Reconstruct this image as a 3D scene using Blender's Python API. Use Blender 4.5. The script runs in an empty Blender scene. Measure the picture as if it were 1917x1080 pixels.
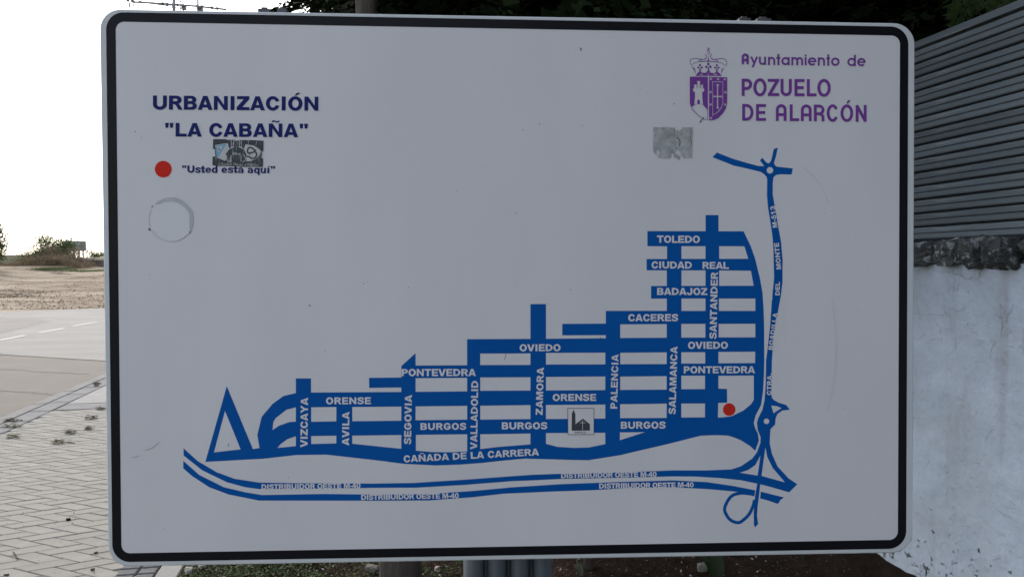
import bpy, bmesh, math, random
from mathutils import Vector, Matrix, noise
from mathutils.geometry import delaunay_2d_cdt
import numpy as np
PI = math.pi
rnd = random.Random(7)
SC = bpy.context.scene
COL = SC.collection

# ------------------------------------------------------------------ camera
F = 1500.0; CX, CY = 958.5, 540.0; EYE = Vector((0, 0, 1.6))
_d = Vector((0.0037, 0.9996, 0.0280)).normalized()            # world down seen by the camera (x right, y down, z ahead)
_Z = -_d
_Y = (Vector((0, 0, 1)) - _d * _d.z).normalized()
_X = _Y.cross(_Z)
def cam_to_world(v): return Vector((v.dot(_X), v.dot(_Y), v.dot(_Z)))
cam = bpy.data.cameras.new('camera')
cam.sensor_width = 36; cam.lens = F / 1917 * 36
cam.clip_start = 0.05; cam.clip_end = 3000
cam_ob = bpy.data.objects.new('camera', cam); COL.objects.link(cam_ob)
m3 = Matrix((cam_to_world(Vector((1, 0, 0))), cam_to_world(Vector((0, -1, 0))), cam_to_world(Vector((0, 0, -1))))).transposed()
cam_ob.matrix_world = Matrix.Translation(EYE) @ m3.to_4x4()
SC.camera = cam_ob

# ------------------------------------------------------------------ sky, sun, exposure
SUN_EL, SUN_AZ = math.radians(35), math.radians(-32)           # azimuth measured from +Y, negative towards -X
world = bpy.data.worlds.new('World'); SC.world = world; world.use_nodes = True
wn = world.node_tree; bg = wn.nodes['Background']
sky = wn.nodes.new('ShaderNodeTexSky'); sky.sky_type = 'NISHITA'; sky.sun_disc = False
sky.sun_elevation = SUN_EL; sky.sun_rotation = SUN_AZ
sky.air_density = 1.0; sky.dust_density = 3.0; sky.ozone_density = 1.0; sky.altitude = 600
hs = wn.nodes.new('ShaderNodeHueSaturation'); hs.inputs['Saturation'].default_value = 0.5
wn.links.new(sky.outputs[0], hs.inputs['Color']); wn.links.new(hs.outputs[0], bg.inputs['Color'])
bg.inputs['Strength'].default_value = 0.15
sun = bpy.data.lights.new('sun', 'SUN'); sun.energy = 0.5; sun.angle = math.radians(20); sun.color = (1, .93, .82)
sun_ob = bpy.data.objects.new('sun', sun); COL.objects.link(sun_ob)
sd = Vector((math.sin(SUN_AZ) * math.cos(SUN_EL), math.cos(SUN_AZ) * math.cos(SUN_EL), math.sin(SUN_EL)))
sun_ob.rotation_euler = sd.to_track_quat('Z', 'Y').to_euler(); sun_ob.location = (-8, 10, 12)
SC.view_settings.view_transform = 'Standard'; SC.view_settings.look = 'None'
SC.view_settings.exposure = 1.15; SC.view_settings.gamma = 1; SC.view_settings.use_curve_mapping = False
SC.render.engine = 'CYCLES'

# ------------------------------------------------------------------ geometry from the photo's view: pixel -> place
def ray(px, py): return cam_to_world(Vector(((px - CX) / F, (py - CY) / F, 1)))
def ground(px, py, z=0.0):
    r = ray(px, py); return EYE + r * ((z - EYE.z) / r.z)
def at_depth(px, py, Y):
    r = ray(px, py); return EYE + r * (Y / r.y)

# ------------------------------------------------------------------ materials
def _n(nt, t, **kw):
    n = nt.nodes.new(t)
    for k, v in kw.items():
        if k in n.inputs: n.inputs[k].default_value = v
        else: setattr(n, k, v)
    return n
def mat(name, col, col2=None, scale=8, rough=.6, bump=0, bscale=None, metal=0, detail=6, spec=.5, stretch=None,
        col3=None, scale3=40, thr3=.62, coat=0, softness=.25, ofs=.5, bdist=.01, trans=0):
    m = bpy.data.materials.new(name); m.use_nodes = True; nt = m.node_tree
    b = nt.nodes['Principled BSDF']; L = nt.links.new
    b.inputs['Roughness'].default_value = rough; b.inputs['Metallic'].default_value = metal
    b.inputs['Specular IOR Level'].default_value = spec
    b.inputs['Coat Weight'].default_value = coat
    c4 = lambda c: (c[0], c[1], c[2], 1)
    b.inputs['Base Color'].default_value = c4(col)
    tc = _n(nt, 'ShaderNodeTexCoord'); src = tc.outputs['Object']
    if stretch:
        mp = _n(nt, 'ShaderNodeMapping'); mp.inputs['Scale'].default_value = stretch
        L(src, mp.inputs[0]); src = mp.outputs[0]
    if col2:
        nz = _n(nt, 'ShaderNodeTexNoise', Scale=scale, Detail=detail); L(src, nz.inputs['Vector'])
        cr = _n(nt, 'ShaderNodeValToRGB'); cr.color_ramp.elements[0].position = ofs - softness; cr.color_ramp.elements[1].position = ofs + softness
        cr.color_ramp.elements[0].color = c4(col); cr.color_ramp.elements[1].color = c4(col2)
        L(nz.outputs['Fac'], cr.inputs[0]); out = cr.outputs[0]
        if col3:
            n3 = _n(nt, 'ShaderNodeTexNoise', Scale=scale3, Detail=8); L(src, n3.inputs['Vector'])
            r3 = _n(nt, 'ShaderNodeValToRGB'); r3.color_ramp.elements[0].position = thr3; r3.color_ramp.elements[1].position = thr3 + .05
            L(n3.outputs['Fac'], r3.inputs[0])
            mx = _n(nt, 'ShaderNodeMix', data_type='RGBA'); L(r3.outputs[0], mx.inputs['Factor'])
            L(out, mx.inputs[6]); mx.inputs[7].default_value = c4(col3); out = mx.outputs[2]
        L(out, b.inputs['Base Color'])
    if bump:
        bz = _n(nt, 'ShaderNodeTexNoise', Scale=bscale or scale * 4, Detail=8); L(src, bz.inputs['Vector'])
        bp = _n(nt, 'ShaderNodeBump', Strength=bump, Distance=bdist); L(bz.outputs['Fac'], bp.inputs['Height'])
        L(bp.outputs[0], b.inputs['Normal'])
    if trans:
        b.inputs['Transmission Weight'].default_value = 0
        tl = _n(nt, 'ShaderNodeBsdfTranslucent'); tl.inputs[0].default_value = c4([min(1, k * 1.6) for k in col])
        ms = _n(nt, 'ShaderNodeMixShader'); ms.inputs[0].default_value = trans
        L(b.outputs[0], ms.inputs[1]); L(tl.outputs[0], ms.inputs[2]); L(ms.outputs[0], nt.nodes['Material Output'].inputs[0])
    return m
M = {}
M['plate'] = mat('sign_white', (.755, .745, .755), (.835, .82, .825), 2.6, rough=.42, spec=.35, detail=6, stretch=(1.6, 1, .5))
M['rim'] = mat('sign_rim', (.74, .76, .76), (.64, .67, .68), 9, rough=.4, spec=.4, bump=.08, bscale=60, bdist=.001)
M['black'] = mat('black_film', (.006, .006, .009), (.009, .009, .012), 8, rough=.4, spec=.16)
M['blue'] = mat('blue_film', (.002, .112, .43), (.001, .100, .40), 5, rough=.6, spec=.08)
M['navy'] = mat('navy_film', (.016, .024, .15), (.022, .032, .17), 30, rough=.6, spec=.1)
M['purple'] = mat('purple_film', (.25, .07, .38), (.20, .058, .32), 12, rough=.6, spec=.1)
M['red'] = mat('red_film', (.78, .035, .022), (.70, .03, .02), 12, rough=.6, spec=.1)
M['ink'] = mat('dark_ink', (.04, .045, .06), (.06, .065, .08), 60, rough=.5)
M['stick_dark'] = mat('sticker_dark', (.03, .045, .055), (.20, .23, .24), 260, rough=.55, stretch=(1, 1, .25), softness=.06, ofs=.60)
M['stick_white'] = mat('sticker_white', (.66, .66, .64), (.58, .58, .57), 80, rough=.5)
M['stick_blue'] = mat('sticker_blue', (.12, .42, .66), (.25, .52, .68), 60, rough=.5)
M['glue'] = mat('old_glue', (.36, .37, .36), (.52, .54, .55), 55, rough=.7, bump=.6, bscale=120, col3=(.70, .71, .72), scale3=38, thr3=.60, softness=.12, bdist=.002)
M['grime'] = mat('grime', (.10, .10, .11), (.2, .2, .21), 200, rough=.8)
M['faint'] = mat('faint_stain', (.50, .52, .53), (.60, .61, .63), 60, rough=.6)
M['ghost'] = mat('clean_film', (.775, .775, .78), (.81, .805, .81), 10, rough=.4)
M['post'] = mat('post_grey', (.085, .105, .125), (.11, .13, .15), 3, rough=.42, spec=.5, stretch=(1, 1, .2), bump=.05, bscale=80, bdist=.001)
M['clamp'] = mat('clamp_metal', (.05, .052, .056), (.12, .12, .125), 60, rough=.5, metal=.2)
M['slat'] = mat('painted_slat', (.125, .15, .165), (.185, .21, .222), 1.6, rough=.4, spec=.6, bump=.22, bscale=24, bdist=.002, col3=(.27, .295, .30), scale3=2.6, thr3=.555, stretch=(1, .5, 9), softness=.16)  # paler patches: weathering plus highlights put into the colour
M['wood_back'] = mat('fence_dark', (.015, .02, .025), rough=.8)
M['stone'] = mat('lichen_stone', (.05, .052, .05), (.19, .192, .182), 1.3, rough=.95, bump=1, bscale=6, col3=(.40, .42, .41), scale3=3.6, thr3=.56, bdist=.08)
M['mortar'] = mat('dark_mortar', (.03, .032, .032), (.06, .06, .055), 20, rough=.95, bump=.6)
M['bark'] = mat('bark', (.045, .033, .027), (.115, .09, .075), 9, rough=.95, bump=1, bscale=28, stretch=(1, 1, .18), bdist=.03)
M['bark_pale'] = mat('bark_pale', (.048, .037, .030), (.10, .082, .068), 9, rough=.95, bump=.8, bscale=28, stretch=(1, 1, .18), bdist=.03)
M['conifer'] = mat('conifer_leaf', (.011, .019, .008), (.024, .036, .013), 3, rough=.8, spec=.08)
M['scrub'] = mat('scrub_leaf', (.075, .105, .045), (.15, .16, .075), 1.2, rough=.8, spec=.2, trans=.35)
M['dry'] = mat('dry_scrub', (.17, .13, .085), (.28, .22, .15), 1.6, rough=.9, spec=.1, trans=.3)  # dry brown, lightened in the colour to stand in for distant haze
M['clover'] = mat('weed_leaf', (.035, .075, .018), (.09, .13, .035), 14, rough=.6, spec=.3, trans=.2)
M['blade'] = mat('broad_blade', (.010, .026, .005), (.018, .036, .008), 8, rough=.5, trans=.3)
M['litter'] = mat('dead_leaf', (.06, .038, .022), (.14, .10, .06), 30, rough=.9)
M['litter_red'] = mat('dead_leaf_red', (.13, .035, .02), (.20, .07, .04), 30, rough=.9)
M['pale_litter'] = mat('pale_litter', (.45, .43, .38), (.34, .32, .28), 30, rough=.9)
M['pebble'] = mat('pebble', (.16, .14, .12), (.28, .26, .23), 20, rough=.9, bump=.5)
M['soil'] = mat('soil', (.016, .010, .007), (.042, .028, .020), 14, rough=1, spec=.05, bump=1, bscale=50, bdist=.02)
M['dirt'] = mat('dry_dirt', (.29, .215, .145), (.46, .37, .265), .55, rough=1, bump=1, bscale=2.2, stretch=(.4, 1, 1), col3=(.155, .11, .07), scale3=.9, thr3=.60, bdist=.5, softness=.13)
M['scrub_earth'] = mat('scrub_earth', (.13, .10, .065), (.10, .12, .05), .8, rough=1, bump=.6, bscale=4, bdist=.3)
M['field'] = mat('far_field', (.20, .18, .11), (.26, .22, .15), .02, rough=1)
M['asphalt'] = mat('asphalt_main', (.12, .113, .10), (.185, .176, .158), .9, rough=.75, bump=.5, bscale=120, col3=(.155, .148, .135), scale3=1.3, thr3=.62, bdist=.01, stretch=(.5, 1, 1))
M['asphalt2'] = mat('asphalt_side', (.122, .103, .079), (.16, .136, .106), 1.1, rough=.8, bump=.8, bscale=110, col3=(.10, .09, .08), scale3=160, thr3=.64, bdist=.01)
M['asphalt3'] = mat('asphalt_patch', (.16, .142, .125), (.19, .17, .15), .8, rough=.8, bump=.5, bscale=120)
M['line'] = mat('road_paint', (.62, .62, .60), (.38, .38, .36), 9, rough=.7)
M['crack'] = mat('tar_crack', (.05, .045, .04), (.09, .08, .07), 9, rough=.8)
M['kerb'] = mat('kerb_slab', (.185, .183, .185), (.245, .24, .235), 5, rough=.9, bump=.4, bscale=60, col3=(.16, .155, .14), scale3=12, thr3=.64)
M['kerb_mid'] = mat('kerb_granite', (.19, .185, .175), (.25, .24, .225), 6, rough=.9, bump=.5, bscale=50, col3=(.36, .34, .30), scale3=14, thr3=.60)
M['kerb_light'] = mat('concrete_kerb', (.30, .29, .27), (.37, .355, .33), 6, rough=.9, bump=.4, bscale=60, col3=(.26, .19, .15), scale3=8, thr3=.64)
M['sett'] = mat('grey_sett', (.12, .122, .126), (.16, .162, .166), 12, rough=.9, bump=.5, bscale=90)
M['joint'] = mat('paving_joint', (.17, .16, .135), (.24, .225, .19), 30, rough=1, bump=.6)
M['pole'] = mat('galvanised_pole', (.22, .225, .23), (.30, .30, .305), 3, rough=.6)
M['insul'] = mat('insulator', (.10, .10, .11), (.14, .14, .15), 20, rough=.4)
M['board'] = mat('board_panel', (.42, .41, .42), (.48, .47, .47), .8, rough=.8)
M['board_dark'] = mat('board_dark', (.22, .18, .18), (.27, .22, .21), .9, rough=.8)
M['brownwall'] = mat('brown_wall', (.16, .125, .11), (.20, .155, .135), .8, rough=.95, bump=.4)

def vary(m, lo, hi):
    nt = m.node_tree; b = nt.nodes['Principled BSDF']
    lk = b.inputs['Base Color'].links[0].from_socket; oi = _n(nt, 'ShaderNodeObjectInfo'); hsv = _n(nt, 'ShaderNodeHueSaturation'); mr = _n(nt, 'ShaderNodeMapRange'); mr.inputs[3].default_value = lo; mr.inputs[4].default_value = hi
    nt.links.new(oi.outputs['Random'], mr.inputs[0]); nt.links.new(mr.outputs[0], hsv.inputs['Value']); nt.links.new(lk, hsv.inputs['Color']); nt.links.new(hsv.outputs[0], b.inputs['Base Color'])
vary(M['slat'], .82, 1.2); vary(M['stone'], .7, 1.5)
def paver_material():
    m = mat('paver', (.325, .305, .265), (.385, .365, .32), 7, rough=.92, bump=.5, bscale=140, col3=(.29, .27, .23), scale3=26, thr3=.66, bdist=.003, spec=.3)
    nt = m.node_tree; b = nt.nodes['Principled BSDF']
    lk = b.inputs['Base Color'].links[0].from_socket
    oi = _n(nt, 'ShaderNodeObjectInfo')
    hsv = _n(nt, 'ShaderNodeHueSaturation'); mr = _n(nt, 'ShaderNodeMapRange'); mr.inputs[3].default_value = .95; mr.inputs[4].default_value = 1.05
    nt.links.new(oi.outputs['Random'], mr.inputs[0]); nt.links.new(mr.outputs[0], hsv.inputs['Value'])
    nt.links.new(lk, hsv.inputs['Color']); nt.links.new(hsv.outputs[0], b.inputs['Base Color'])
    return m
M['paver'] = paver_material()

def plaster():
    """old whitewash: fine lumps, hairline cracks, black mould pits and a dirtier foot"""
    m = bpy.data.materials.new('whitewash'); m.use_nodes = True; nt = m.node_tree; L = nt.links.new
    b = nt.nodes['Principled BSDF']; b.inputs['Roughness'].default_value = .9; b.inputs['Specular IOR Level'].default_value = .2
    tc = _n(nt, 'ShaderNodeTexCoord'); o = tc.outputs['Object']
    n1 = _n(nt, 'ShaderNodeTexNoise', Scale=4.5, Detail=10, Roughness=.65); L(o, n1.inputs['Vector'])
    r1 = _n(nt, 'ShaderNodeValToRGB'); r1.color_ramp.elements[0].position = .3; r1.color_ramp.elements[1].position = .7
    r1.color_ramp.elements[0].color = (.50, .565, .64, 1); r1.color_ramp.elements[1].color = (.64, .71, .80, 1); L(n1.outputs['Fac'], r1.inputs[0])
    # warped voronoi edges -> short broken cracks
    nw = _n(nt, 'ShaderNodeTexNoise', Scale=9, Detail=8); L(o, nw.inputs['Vector'])
    vm = _n(nt, 'ShaderNodeMixRGB'); vm.inputs[0].default_value = .30; L(o, vm.inputs[1]); L(nw.outputs['Color'], vm.inputs[2])
    vo = _n(nt, 'ShaderNodeTexVoronoi', feature='DISTANCE_TO_EDGE', Scale=7); L(vm.outputs[0], vo.inputs['Vector'])
    rc = _n(nt, 'ShaderNodeValToRGB'); rc.color_ramp.elements[0].position = .0; rc.color_ramp.elements[1].position = .02
    rc.color_ramp.elements[0].color = (1, 1, 1, 1); rc.color_ramp.elements[1].color = (0, 0, 0, 1); L(vo.outputs['Distance'], rc.inputs[0])
    nm = _n(nt, 'ShaderNodeTexNoise', Scale=17, Detail=9); L(o, nm.inputs['Vector'])
    rm = _n(nt, 'ShaderNodeValToRGB'); rm.color_ramp.elements[0].position = .55; rm.color_ramp.elements[1].position = .68; L(nm.outputs['Fac'], rm.inputs[0])
    mu = _n(nt, 'ShaderNodeMath', operation='MULTIPLY'); L(rc.outputs[0], mu.inputs[0]); L(rm.outputs[0], mu.inputs[1])
    mu2 = _n(nt, 'ShaderNodeMath', operation='MULTIPLY'); L(mu.outputs[0], mu2.inputs[0]); mu2.inputs[1].default_value = .03
    m1 = _n(nt, 'ShaderNodeMix', data_type='RGBA'); L(mu2.outputs[0], m1.inputs['Factor']); L(r1.outputs[0], m1.inputs[6]); m1.inputs[7].default_value = (.25, .26, .28, 1)
    # yellowish damp blotches and black pits, growing near the foot
    sx = _n(nt, 'ShaderNodeSeparateXYZ'); L(o, sx.inputs[0])
    ft = _n(nt, 'ShaderNodeMapRange'); ft.inputs[1].default_value = .75; ft.inputs[2].default_value = -.1; ft.inputs[3].default_value = 0; ft.inputs[4].default_value = .24; L(sx.outputs[2], ft.inputs[0])
    np_ = _n(nt, 'ShaderNodeTexNoise', Scale=24, Detail=10, Roughness=.7); L(o, np_.inputs['Vector'])
    ad = _n(nt, 'ShaderNodeMath', operation='ADD'); L(np_.outputs['Fac'], ad.inputs[0]); L(ft.outputs[0], ad.inputs[1])
    rp = _n(nt, 'ShaderNodeValToRGB'); rp.color_ramp.elements[0].position = .725; rp.color_ramp.elements[1].position = .80; L(ad.outputs[0], rp.inputs[0])
    m2 = _n(nt, 'ShaderNodeMix', data_type='RGBA'); L(rp.outputs[0], m2.inputs['Factor']); L(m1.outputs[2], m2.inputs[6]); m2.inputs[7].default_value = (.10, .11, .11, 1)
    nb = _n(nt, 'ShaderNodeTexNoise', Scale=1.4, Detail=6); L(o, nb.inputs['Vector'])
    ab = _n(nt, 'ShaderNodeMath', operation='ADD'); L(nb.outputs['Fac'], ab.inputs[0]); L(ft.outputs[0], ab.inputs[1])
    rb = _n(nt, 'ShaderNodeValToRGB'); rb.color_ramp.elements[0].position = .55; rb.color_ramp.elements[1].position = .80; L(ab.outputs[0], rb.inputs[0])
    mb = _n(nt, 'ShaderNodeMath', operation='MULTIPLY'); L(rb.outputs[0], mb.inputs[0]); mb.inputs[1].default_value = .55
    m3_ = _n(nt, 'ShaderNodeMix', data_type='RGBA'); L(mb.outputs[0], m3_.inputs['Factor']); L(m2.outputs[2], m3_.inputs[6]); m3_.inputs[7].default_value = (.42, .42, .40, 1)
    mpd = _n(nt, 'ShaderNodeMapping'); mpd.inputs['Scale'].default_value = (7, 7, .55); L(o, mpd.inputs[0])
    nd = _n(nt, 'ShaderNodeTexNoise', Scale=1.3, Detail=7); L(mpd.outputs[0], nd.inputs['Vector'])
    rd = _n(nt, 'ShaderNodeValToRGB'); rd.color_ramp.elements[0].position = .53; rd.color_ramp.elements[1].position = .74; L(nd.outputs['Fac'], rd.inputs[0])
    md = _n(nt, 'ShaderNodeMath', operation='MULTIPLY'); L(rd.outputs[0], md.inputs[0]); md.inputs[1].default_value = .75
    m4_ = _n(nt, 'ShaderNodeMix', data_type='RGBA'); L(md.outputs[0], m4_.inputs['Factor']); L(m3_.outputs[2], m4_.inputs[6]); m4_.inputs[7].default_value = (.40, .42, .45, 1)
    L(m4_.outputs[2], b.inputs['Base Color'])
    bz = _n(nt, 'ShaderNodeTexNoise', Scale=13, Detail=10); L(o, bz.inputs['Vector'])
    su = _n(nt, 'ShaderNodeMath', operation='SUBTRACT'); L(bz.outputs['Fac'], su.inputs[0]); L(rp.outputs[0], su.inputs[1])
    bp = _n(nt, 'ShaderNodeBump', Strength=1, Distance=.02); L(su.outputs[0], bp.inputs['Height']); L(bp.outputs[0], b.inputs['Normal'])
    return m
M['plaster'] = plaster()

# ------------------------------------------------------------------ object helpers
def mesh(name, verts, faces, smooth=False):
    me = bpy.data.meshes.new(name); me.from_pydata([tuple(v) for v in verts], [], faces); me.update()
    if smooth: me.shade_smooth()
    return me
def link(name, me, m=None, parent=None, loc=(0, 0, 0), rot=(0, 0, 0), scale=(1, 1, 1)):
    o = bpy.data.objects.new(name, me); COL.objects.link(o)
    if m is not None and me is not None and not me.materials: me.materials.append(m)
    o.location = loc; o.rotation_euler = rot; o.scale = scale
    if parent is not None: o.parent = parent
    return o
def tag(o, label=None, cat=None, group=None, kind=None):
    for k, v in (('label', label), ('category', cat), ('group', group), ('kind', kind)):
        if v: o[k] = v
    return o
def empty(name, loc=(0, 0, 0), rz=0):
    o = bpy.data.objects.new(name, None); COL.objects.link(o); o.location = loc; o.rotation_euler = (0, 0, rz)
    o.empty_display_size = .2; return o
class MB:
    def __init__(s): s.v = []; s.f = []
    def add(s, vs, fs):
        n = len(s.v); s.v += [tuple(v) for v in vs]; s.f += [tuple(i + n for i in f) for f in fs]
    def box(s, x0, y0, z0, x1, y1, z1):
        s.add([(x0, y0, z0), (x1, y0, z0), (x1, y1, z0), (x0, y1, z0), (x0, y0, z1), (x1, y0, z1), (x1, y1, z1), (x0, y1, z1)],
              [(3, 2, 1, 0), (4, 5, 6, 7), (0, 1, 5, 4), (1, 2, 6, 5), (2, 3, 7, 6), (3, 0, 4, 7)])
    def tube(s, pts, rads, n=8, cap=True):
        pts = [Vector(p) for p in pts]
        if not isinstance(rads, (list, tuple)): rads = [rads] * len(pts)
        vs = []; fs = []
        for i, p in enumerate(pts):
            d = (pts[min(i + 1, len(pts) - 1)] - pts[max(i - 1, 0)]).normalized()
            a = d.orthogonal().normalized() if abs(d.z) < .9 else d.cross(Vector((0, 1, 0))).normalized()
            if abs(d.z) < .9: a = d.cross(Vector((0, 0, 1))).normalized()
            b = d.cross(a)
            for k in range(n):
                t = 2 * PI * k / n; vs.append(p + (a * math.cos(t) + b * math.sin(t)) * rads[i])
        for i in range(len(pts) - 1):
            for k in range(n):
                fs.append((i * n + k, i * n + (k + 1) % n, (i + 1) * n + (k + 1) % n, (i + 1) * n + k))
        if cap: fs.append(tuple(range(n - 1, -1, -1))); fs.append(tuple(range((len(pts) - 1) * n, len(pts) * n)))
        s.add(vs, fs)
    def build(s, name, m, parent=None, smooth=False, **k): return link(name, mesh(name, s.v, s.f, smooth), m, parent, **k)

# street frame: along the wall (s) and across it (u)
SD = Vector((-.193, 1, 0)).normalized(); SN = Vector((SD.y, -SD.x, 0))     # SN points right
def street(u, s, z=0.0): return SN * u + SD * s + Vector((0, 0, z))
def u_of(p): return p.dot(SN)
def s_of(p): return p.dot(SD)
STREET_ROT = math.atan2(SN.y, SN.x)
def strip(name, u0, u1, s0, s1, z, m, th=.05):
    mb = MB(); mb.box(u0, s0, z - th, u1, s1, z); o = mb.build(name, m); o.rotation_euler = (0, 0, STREET_ROT)
    return tag(o, kind='structure')

# ================================================================== GROUND AND ROADS
RZ = -.12                                                        # road level, below the pavement
def far_height(x, y):
    k = min(max((y - 33.2) / 24, 0), 1); k = k * k * (3 - 2 * k)
    top = 1.72 + (-.014) * (x + 36) * 1.0
    top = min(max(top, .7), 2.2)
    h = RZ - .03 + k * (top - RZ)
    if y > 33.5:
        h += (noise.noise(Vector((x * .3, y * .8, 8))) * .10 + noise.noise(Vector((x * .12, y * .22, 0))) * .20 + noise.noise(Vector((x * .5, y * .7, 3))) * .07) * min(1, (y - 33.5) / 6)
    if y > 58: h += (noise.noise(Vector((x * .25, y * .1, 2))) * .35 + noise.noise(Vector((x * .9, y * .2, 6))) * .14 + .75 if x < -33 else .75 - min(.55, (x + 33) * .12)) * min(1, (y - 58) / 3) * (1 if y < 66 else max(.3, 1 - (y - 66) / 30))
    return h
def terrain():
    xs = [-900, -500, -300, -200] + [-150 + 2 * i for i in range(0, 25)] + [-100 + 1.0 * i for i in range(0, 121)] + [30, 50, 90, 200, 500, 900]
    ys = [-300, -100, -30, -10, 0, 10, 20, 30, 33] + [33.5 + .8 * i for i in range(0, 50)] + [76, 82, 90, 110, 150, 250, 500, 1000, 1600]
    vs = [(x, y, far_height(x, y) if y > 20 else RZ - .03) for y in ys for x in xs]
    nx = len(xs); fs = [(j * nx + i, j * nx + i + 1, (j + 1) * nx + i + 1, (j + 1) * nx + i) for j in range(len(ys) - 1) for i in range(nx - 1)]
    me = mesh('ground', vs, fs, True); me.materials.append(M['dirt']); me.materials.append(M['scrub_earth']); me.materials.append(M['field']); me.materials.append(M['asphalt2'])
    for p in me.polygons:
        c = p.center
        edge = 56.5 + 1.4 * noise.noise(Vector((c.x * .2, 0, 5)))
        if c.y < 31: p.material_index = 3  # ground behind the viewer made dark asphalt to cut bounce onto the sign
        elif c.y > 90: p.material_index = 2
        elif c.y > edge: p.material_index = 1
    return tag(link('ground', me), kind='structure')
terrain()
# the road runs along the street on the far side of the pavement; a wider road crosses it further off
KU = -3.76                                                       # outer face of the kerb
def flat(name, pts, z, m):
    mb = MB(); mb.add([(p[0], p[1], z) for p in pts], [tuple(range(len(pts)))])
    o = mb.build(name, m); return tag(o, kind='structure')
def G2(px, py): g = ground(px, py, RZ); return (g.x, g.y)
e0 = G2(0, 663); e1 = G2(193, 675)
dx, dy = e1[0] - e0[0], e1[1] - e0[1]
eL = (e0[0] - dx * 12, e0[1] - dy * 12); eR = (e1[0] + dx * 2.6, e1[1] + dy * 2.6)
kA = street(KU + .02, -6); kB = street(KU + .02, 13.4)
flat('side_road', [(kA.x, kA.y), (kB.x, kB.y), eR, eL, (-40, -8)], RZ - .008, M['asphalt2'])
# main road: from the joint to the dirt
fL = (-70, 33.4); fM = G2(0, 584); fR = G2(190, 577); fRR = (6, fR[1] + 1.0)
flat('main_road', [eL, e0, e1, eR, fRR, fR, fM, fL], RZ, M['asphalt'])
p = [G2(-200, 634), G2(0, 624), G2(96, 601), G2(60, 596), G2(-60, 592), G2(-300, 594)]
flat('road_patch', p, RZ + .004, M['asphalt3'])
def ribbon2(pts, w):
    L_, R_ = [], []
    for i, q in enumerate(pts):
        a = Vector(pts[max(i - 1, 0)]); b = Vector(pts[min(i + 1, len(pts) - 1)]); d = (b - a).normalized(); n = Vector((-d.y, d.x)) * w / 2
        L_.append(Vector(q) + n); R_.append(Vector(q) - n)
    n = len(pts); return [tuple(v) for v in L_ + R_], [(i, n + i, n + i + 1, i + 1) for i in range(n - 1)]
dash_root = empty('road_marking'); tag(dash_root, kind='structure')
for (a, b) in (((-60, 649), (-16, 640)), ((-2, 637.4), (48, 628.2)), ((73, 623), (120, 615)), ((137, 610.8), (182, 603.3)), ((196, 600.7), (238, 593.5))):
    q0, q1 = G2(*a), G2(*b); vs, fs = ribbon2([q0, q1], .13)
    link('dash', mesh('dash', [(v[0], v[1], RZ + .008) for v in vs], [f[::-1] for f in fs]), M['line'], dash_root)
cr = empty('road_crack'); tag(cr, kind='structure')
for pts in ([(-30, 729), (20, 731), (55, 733), (90, 737), (105, 740)], [(0, 690), (45, 692), (70, 695), (130, 698), (172, 700)]):
    gp = [];
    for (x, y) in pts: gp.append(G2(x, y))
    dn = []
    for i in range(len(gp) - 1):
        for k in range(6):
            t = k / 6; dn.append((gp[i][0] + (gp[i + 1][0] - gp[i][0]) * t, gp[i][1] + (gp[i + 1][1] - gp[i][1]) * t + rnd.uniform(-.03, .03)))
    vs, fs = ribbon2(dn, .035)
    link('crack', mesh('crack', [(v[0], v[1], RZ - .004) for v in vs], fs), M['crack'], cr)

# pavement: bedding, herringbone blocks, kerb slabs, setts, concrete edging
S0, S1 = 1.2, 9.75
U0, U1 = -3.36, -1.262
pav = tag(empty('pavement'), kind='structure')
mb = MB(); mb.box(KU + .01, S0 - 4, -.20, -1.06, 13.4, -.006); bed = mb.build('bedding', M['joint'], pav); bed.rotation_euler = (0, 0, STREET_ROT)
A_ = Vector((math.cos(math.radians(-25.5)), math.sin(math.radians(-25.5)))); B_ = Vector((math.cos(math.radians(32)), math.sin(math.radians(32))))
UA, UB = .128, .122
def block_mesh(kind, j):
    g = .0035
    w, h = ((2, 1) if kind == 'h' else (1, 2))
    r = random.Random(j)
    def P(a, b): q = A_ * (a * UA) + B_ * (b * UB); return (q.x, q.y)
    ga, gb = g / UA, g / UB
    c = [P(ga, gb), P(w - ga, gb), P(w - ga, h - gb), P(ga, h - gb)]
    be = .004 / UA
    t = [P(ga + be, gb + be), P(w - ga - be, gb + be), P(w - ga - be, h - gb - be), P(ga + be, h - gb - be)]
    zt = [r.uniform(-.0012, .0012) for _ in range(4)]
    vs = [(x, y, -.02) for x, y in c] + [(x, y, -.0035) for x, y in c] + [(x, y, z) for (x, y), z in zip(t, zt)]
    fs = [(i, (i + 1) % 4, 4 + (i + 1) % 4, 4 + i) for i in range(4)] + [(4 + i, 4 + (i + 1) % 4, 8 + (i + 1) % 4, 8 + i) for i in range(4)] + [(8, 9, 10, 11)]
    me = mesh('paver', vs, fs); me.materials.append(M['paver']); return me
bm_h = [block_mesh('h', i) for i in range(4)]; bm_v = [block_mesh('v', i + 9) for i in range(4)]
cells = []
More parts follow.
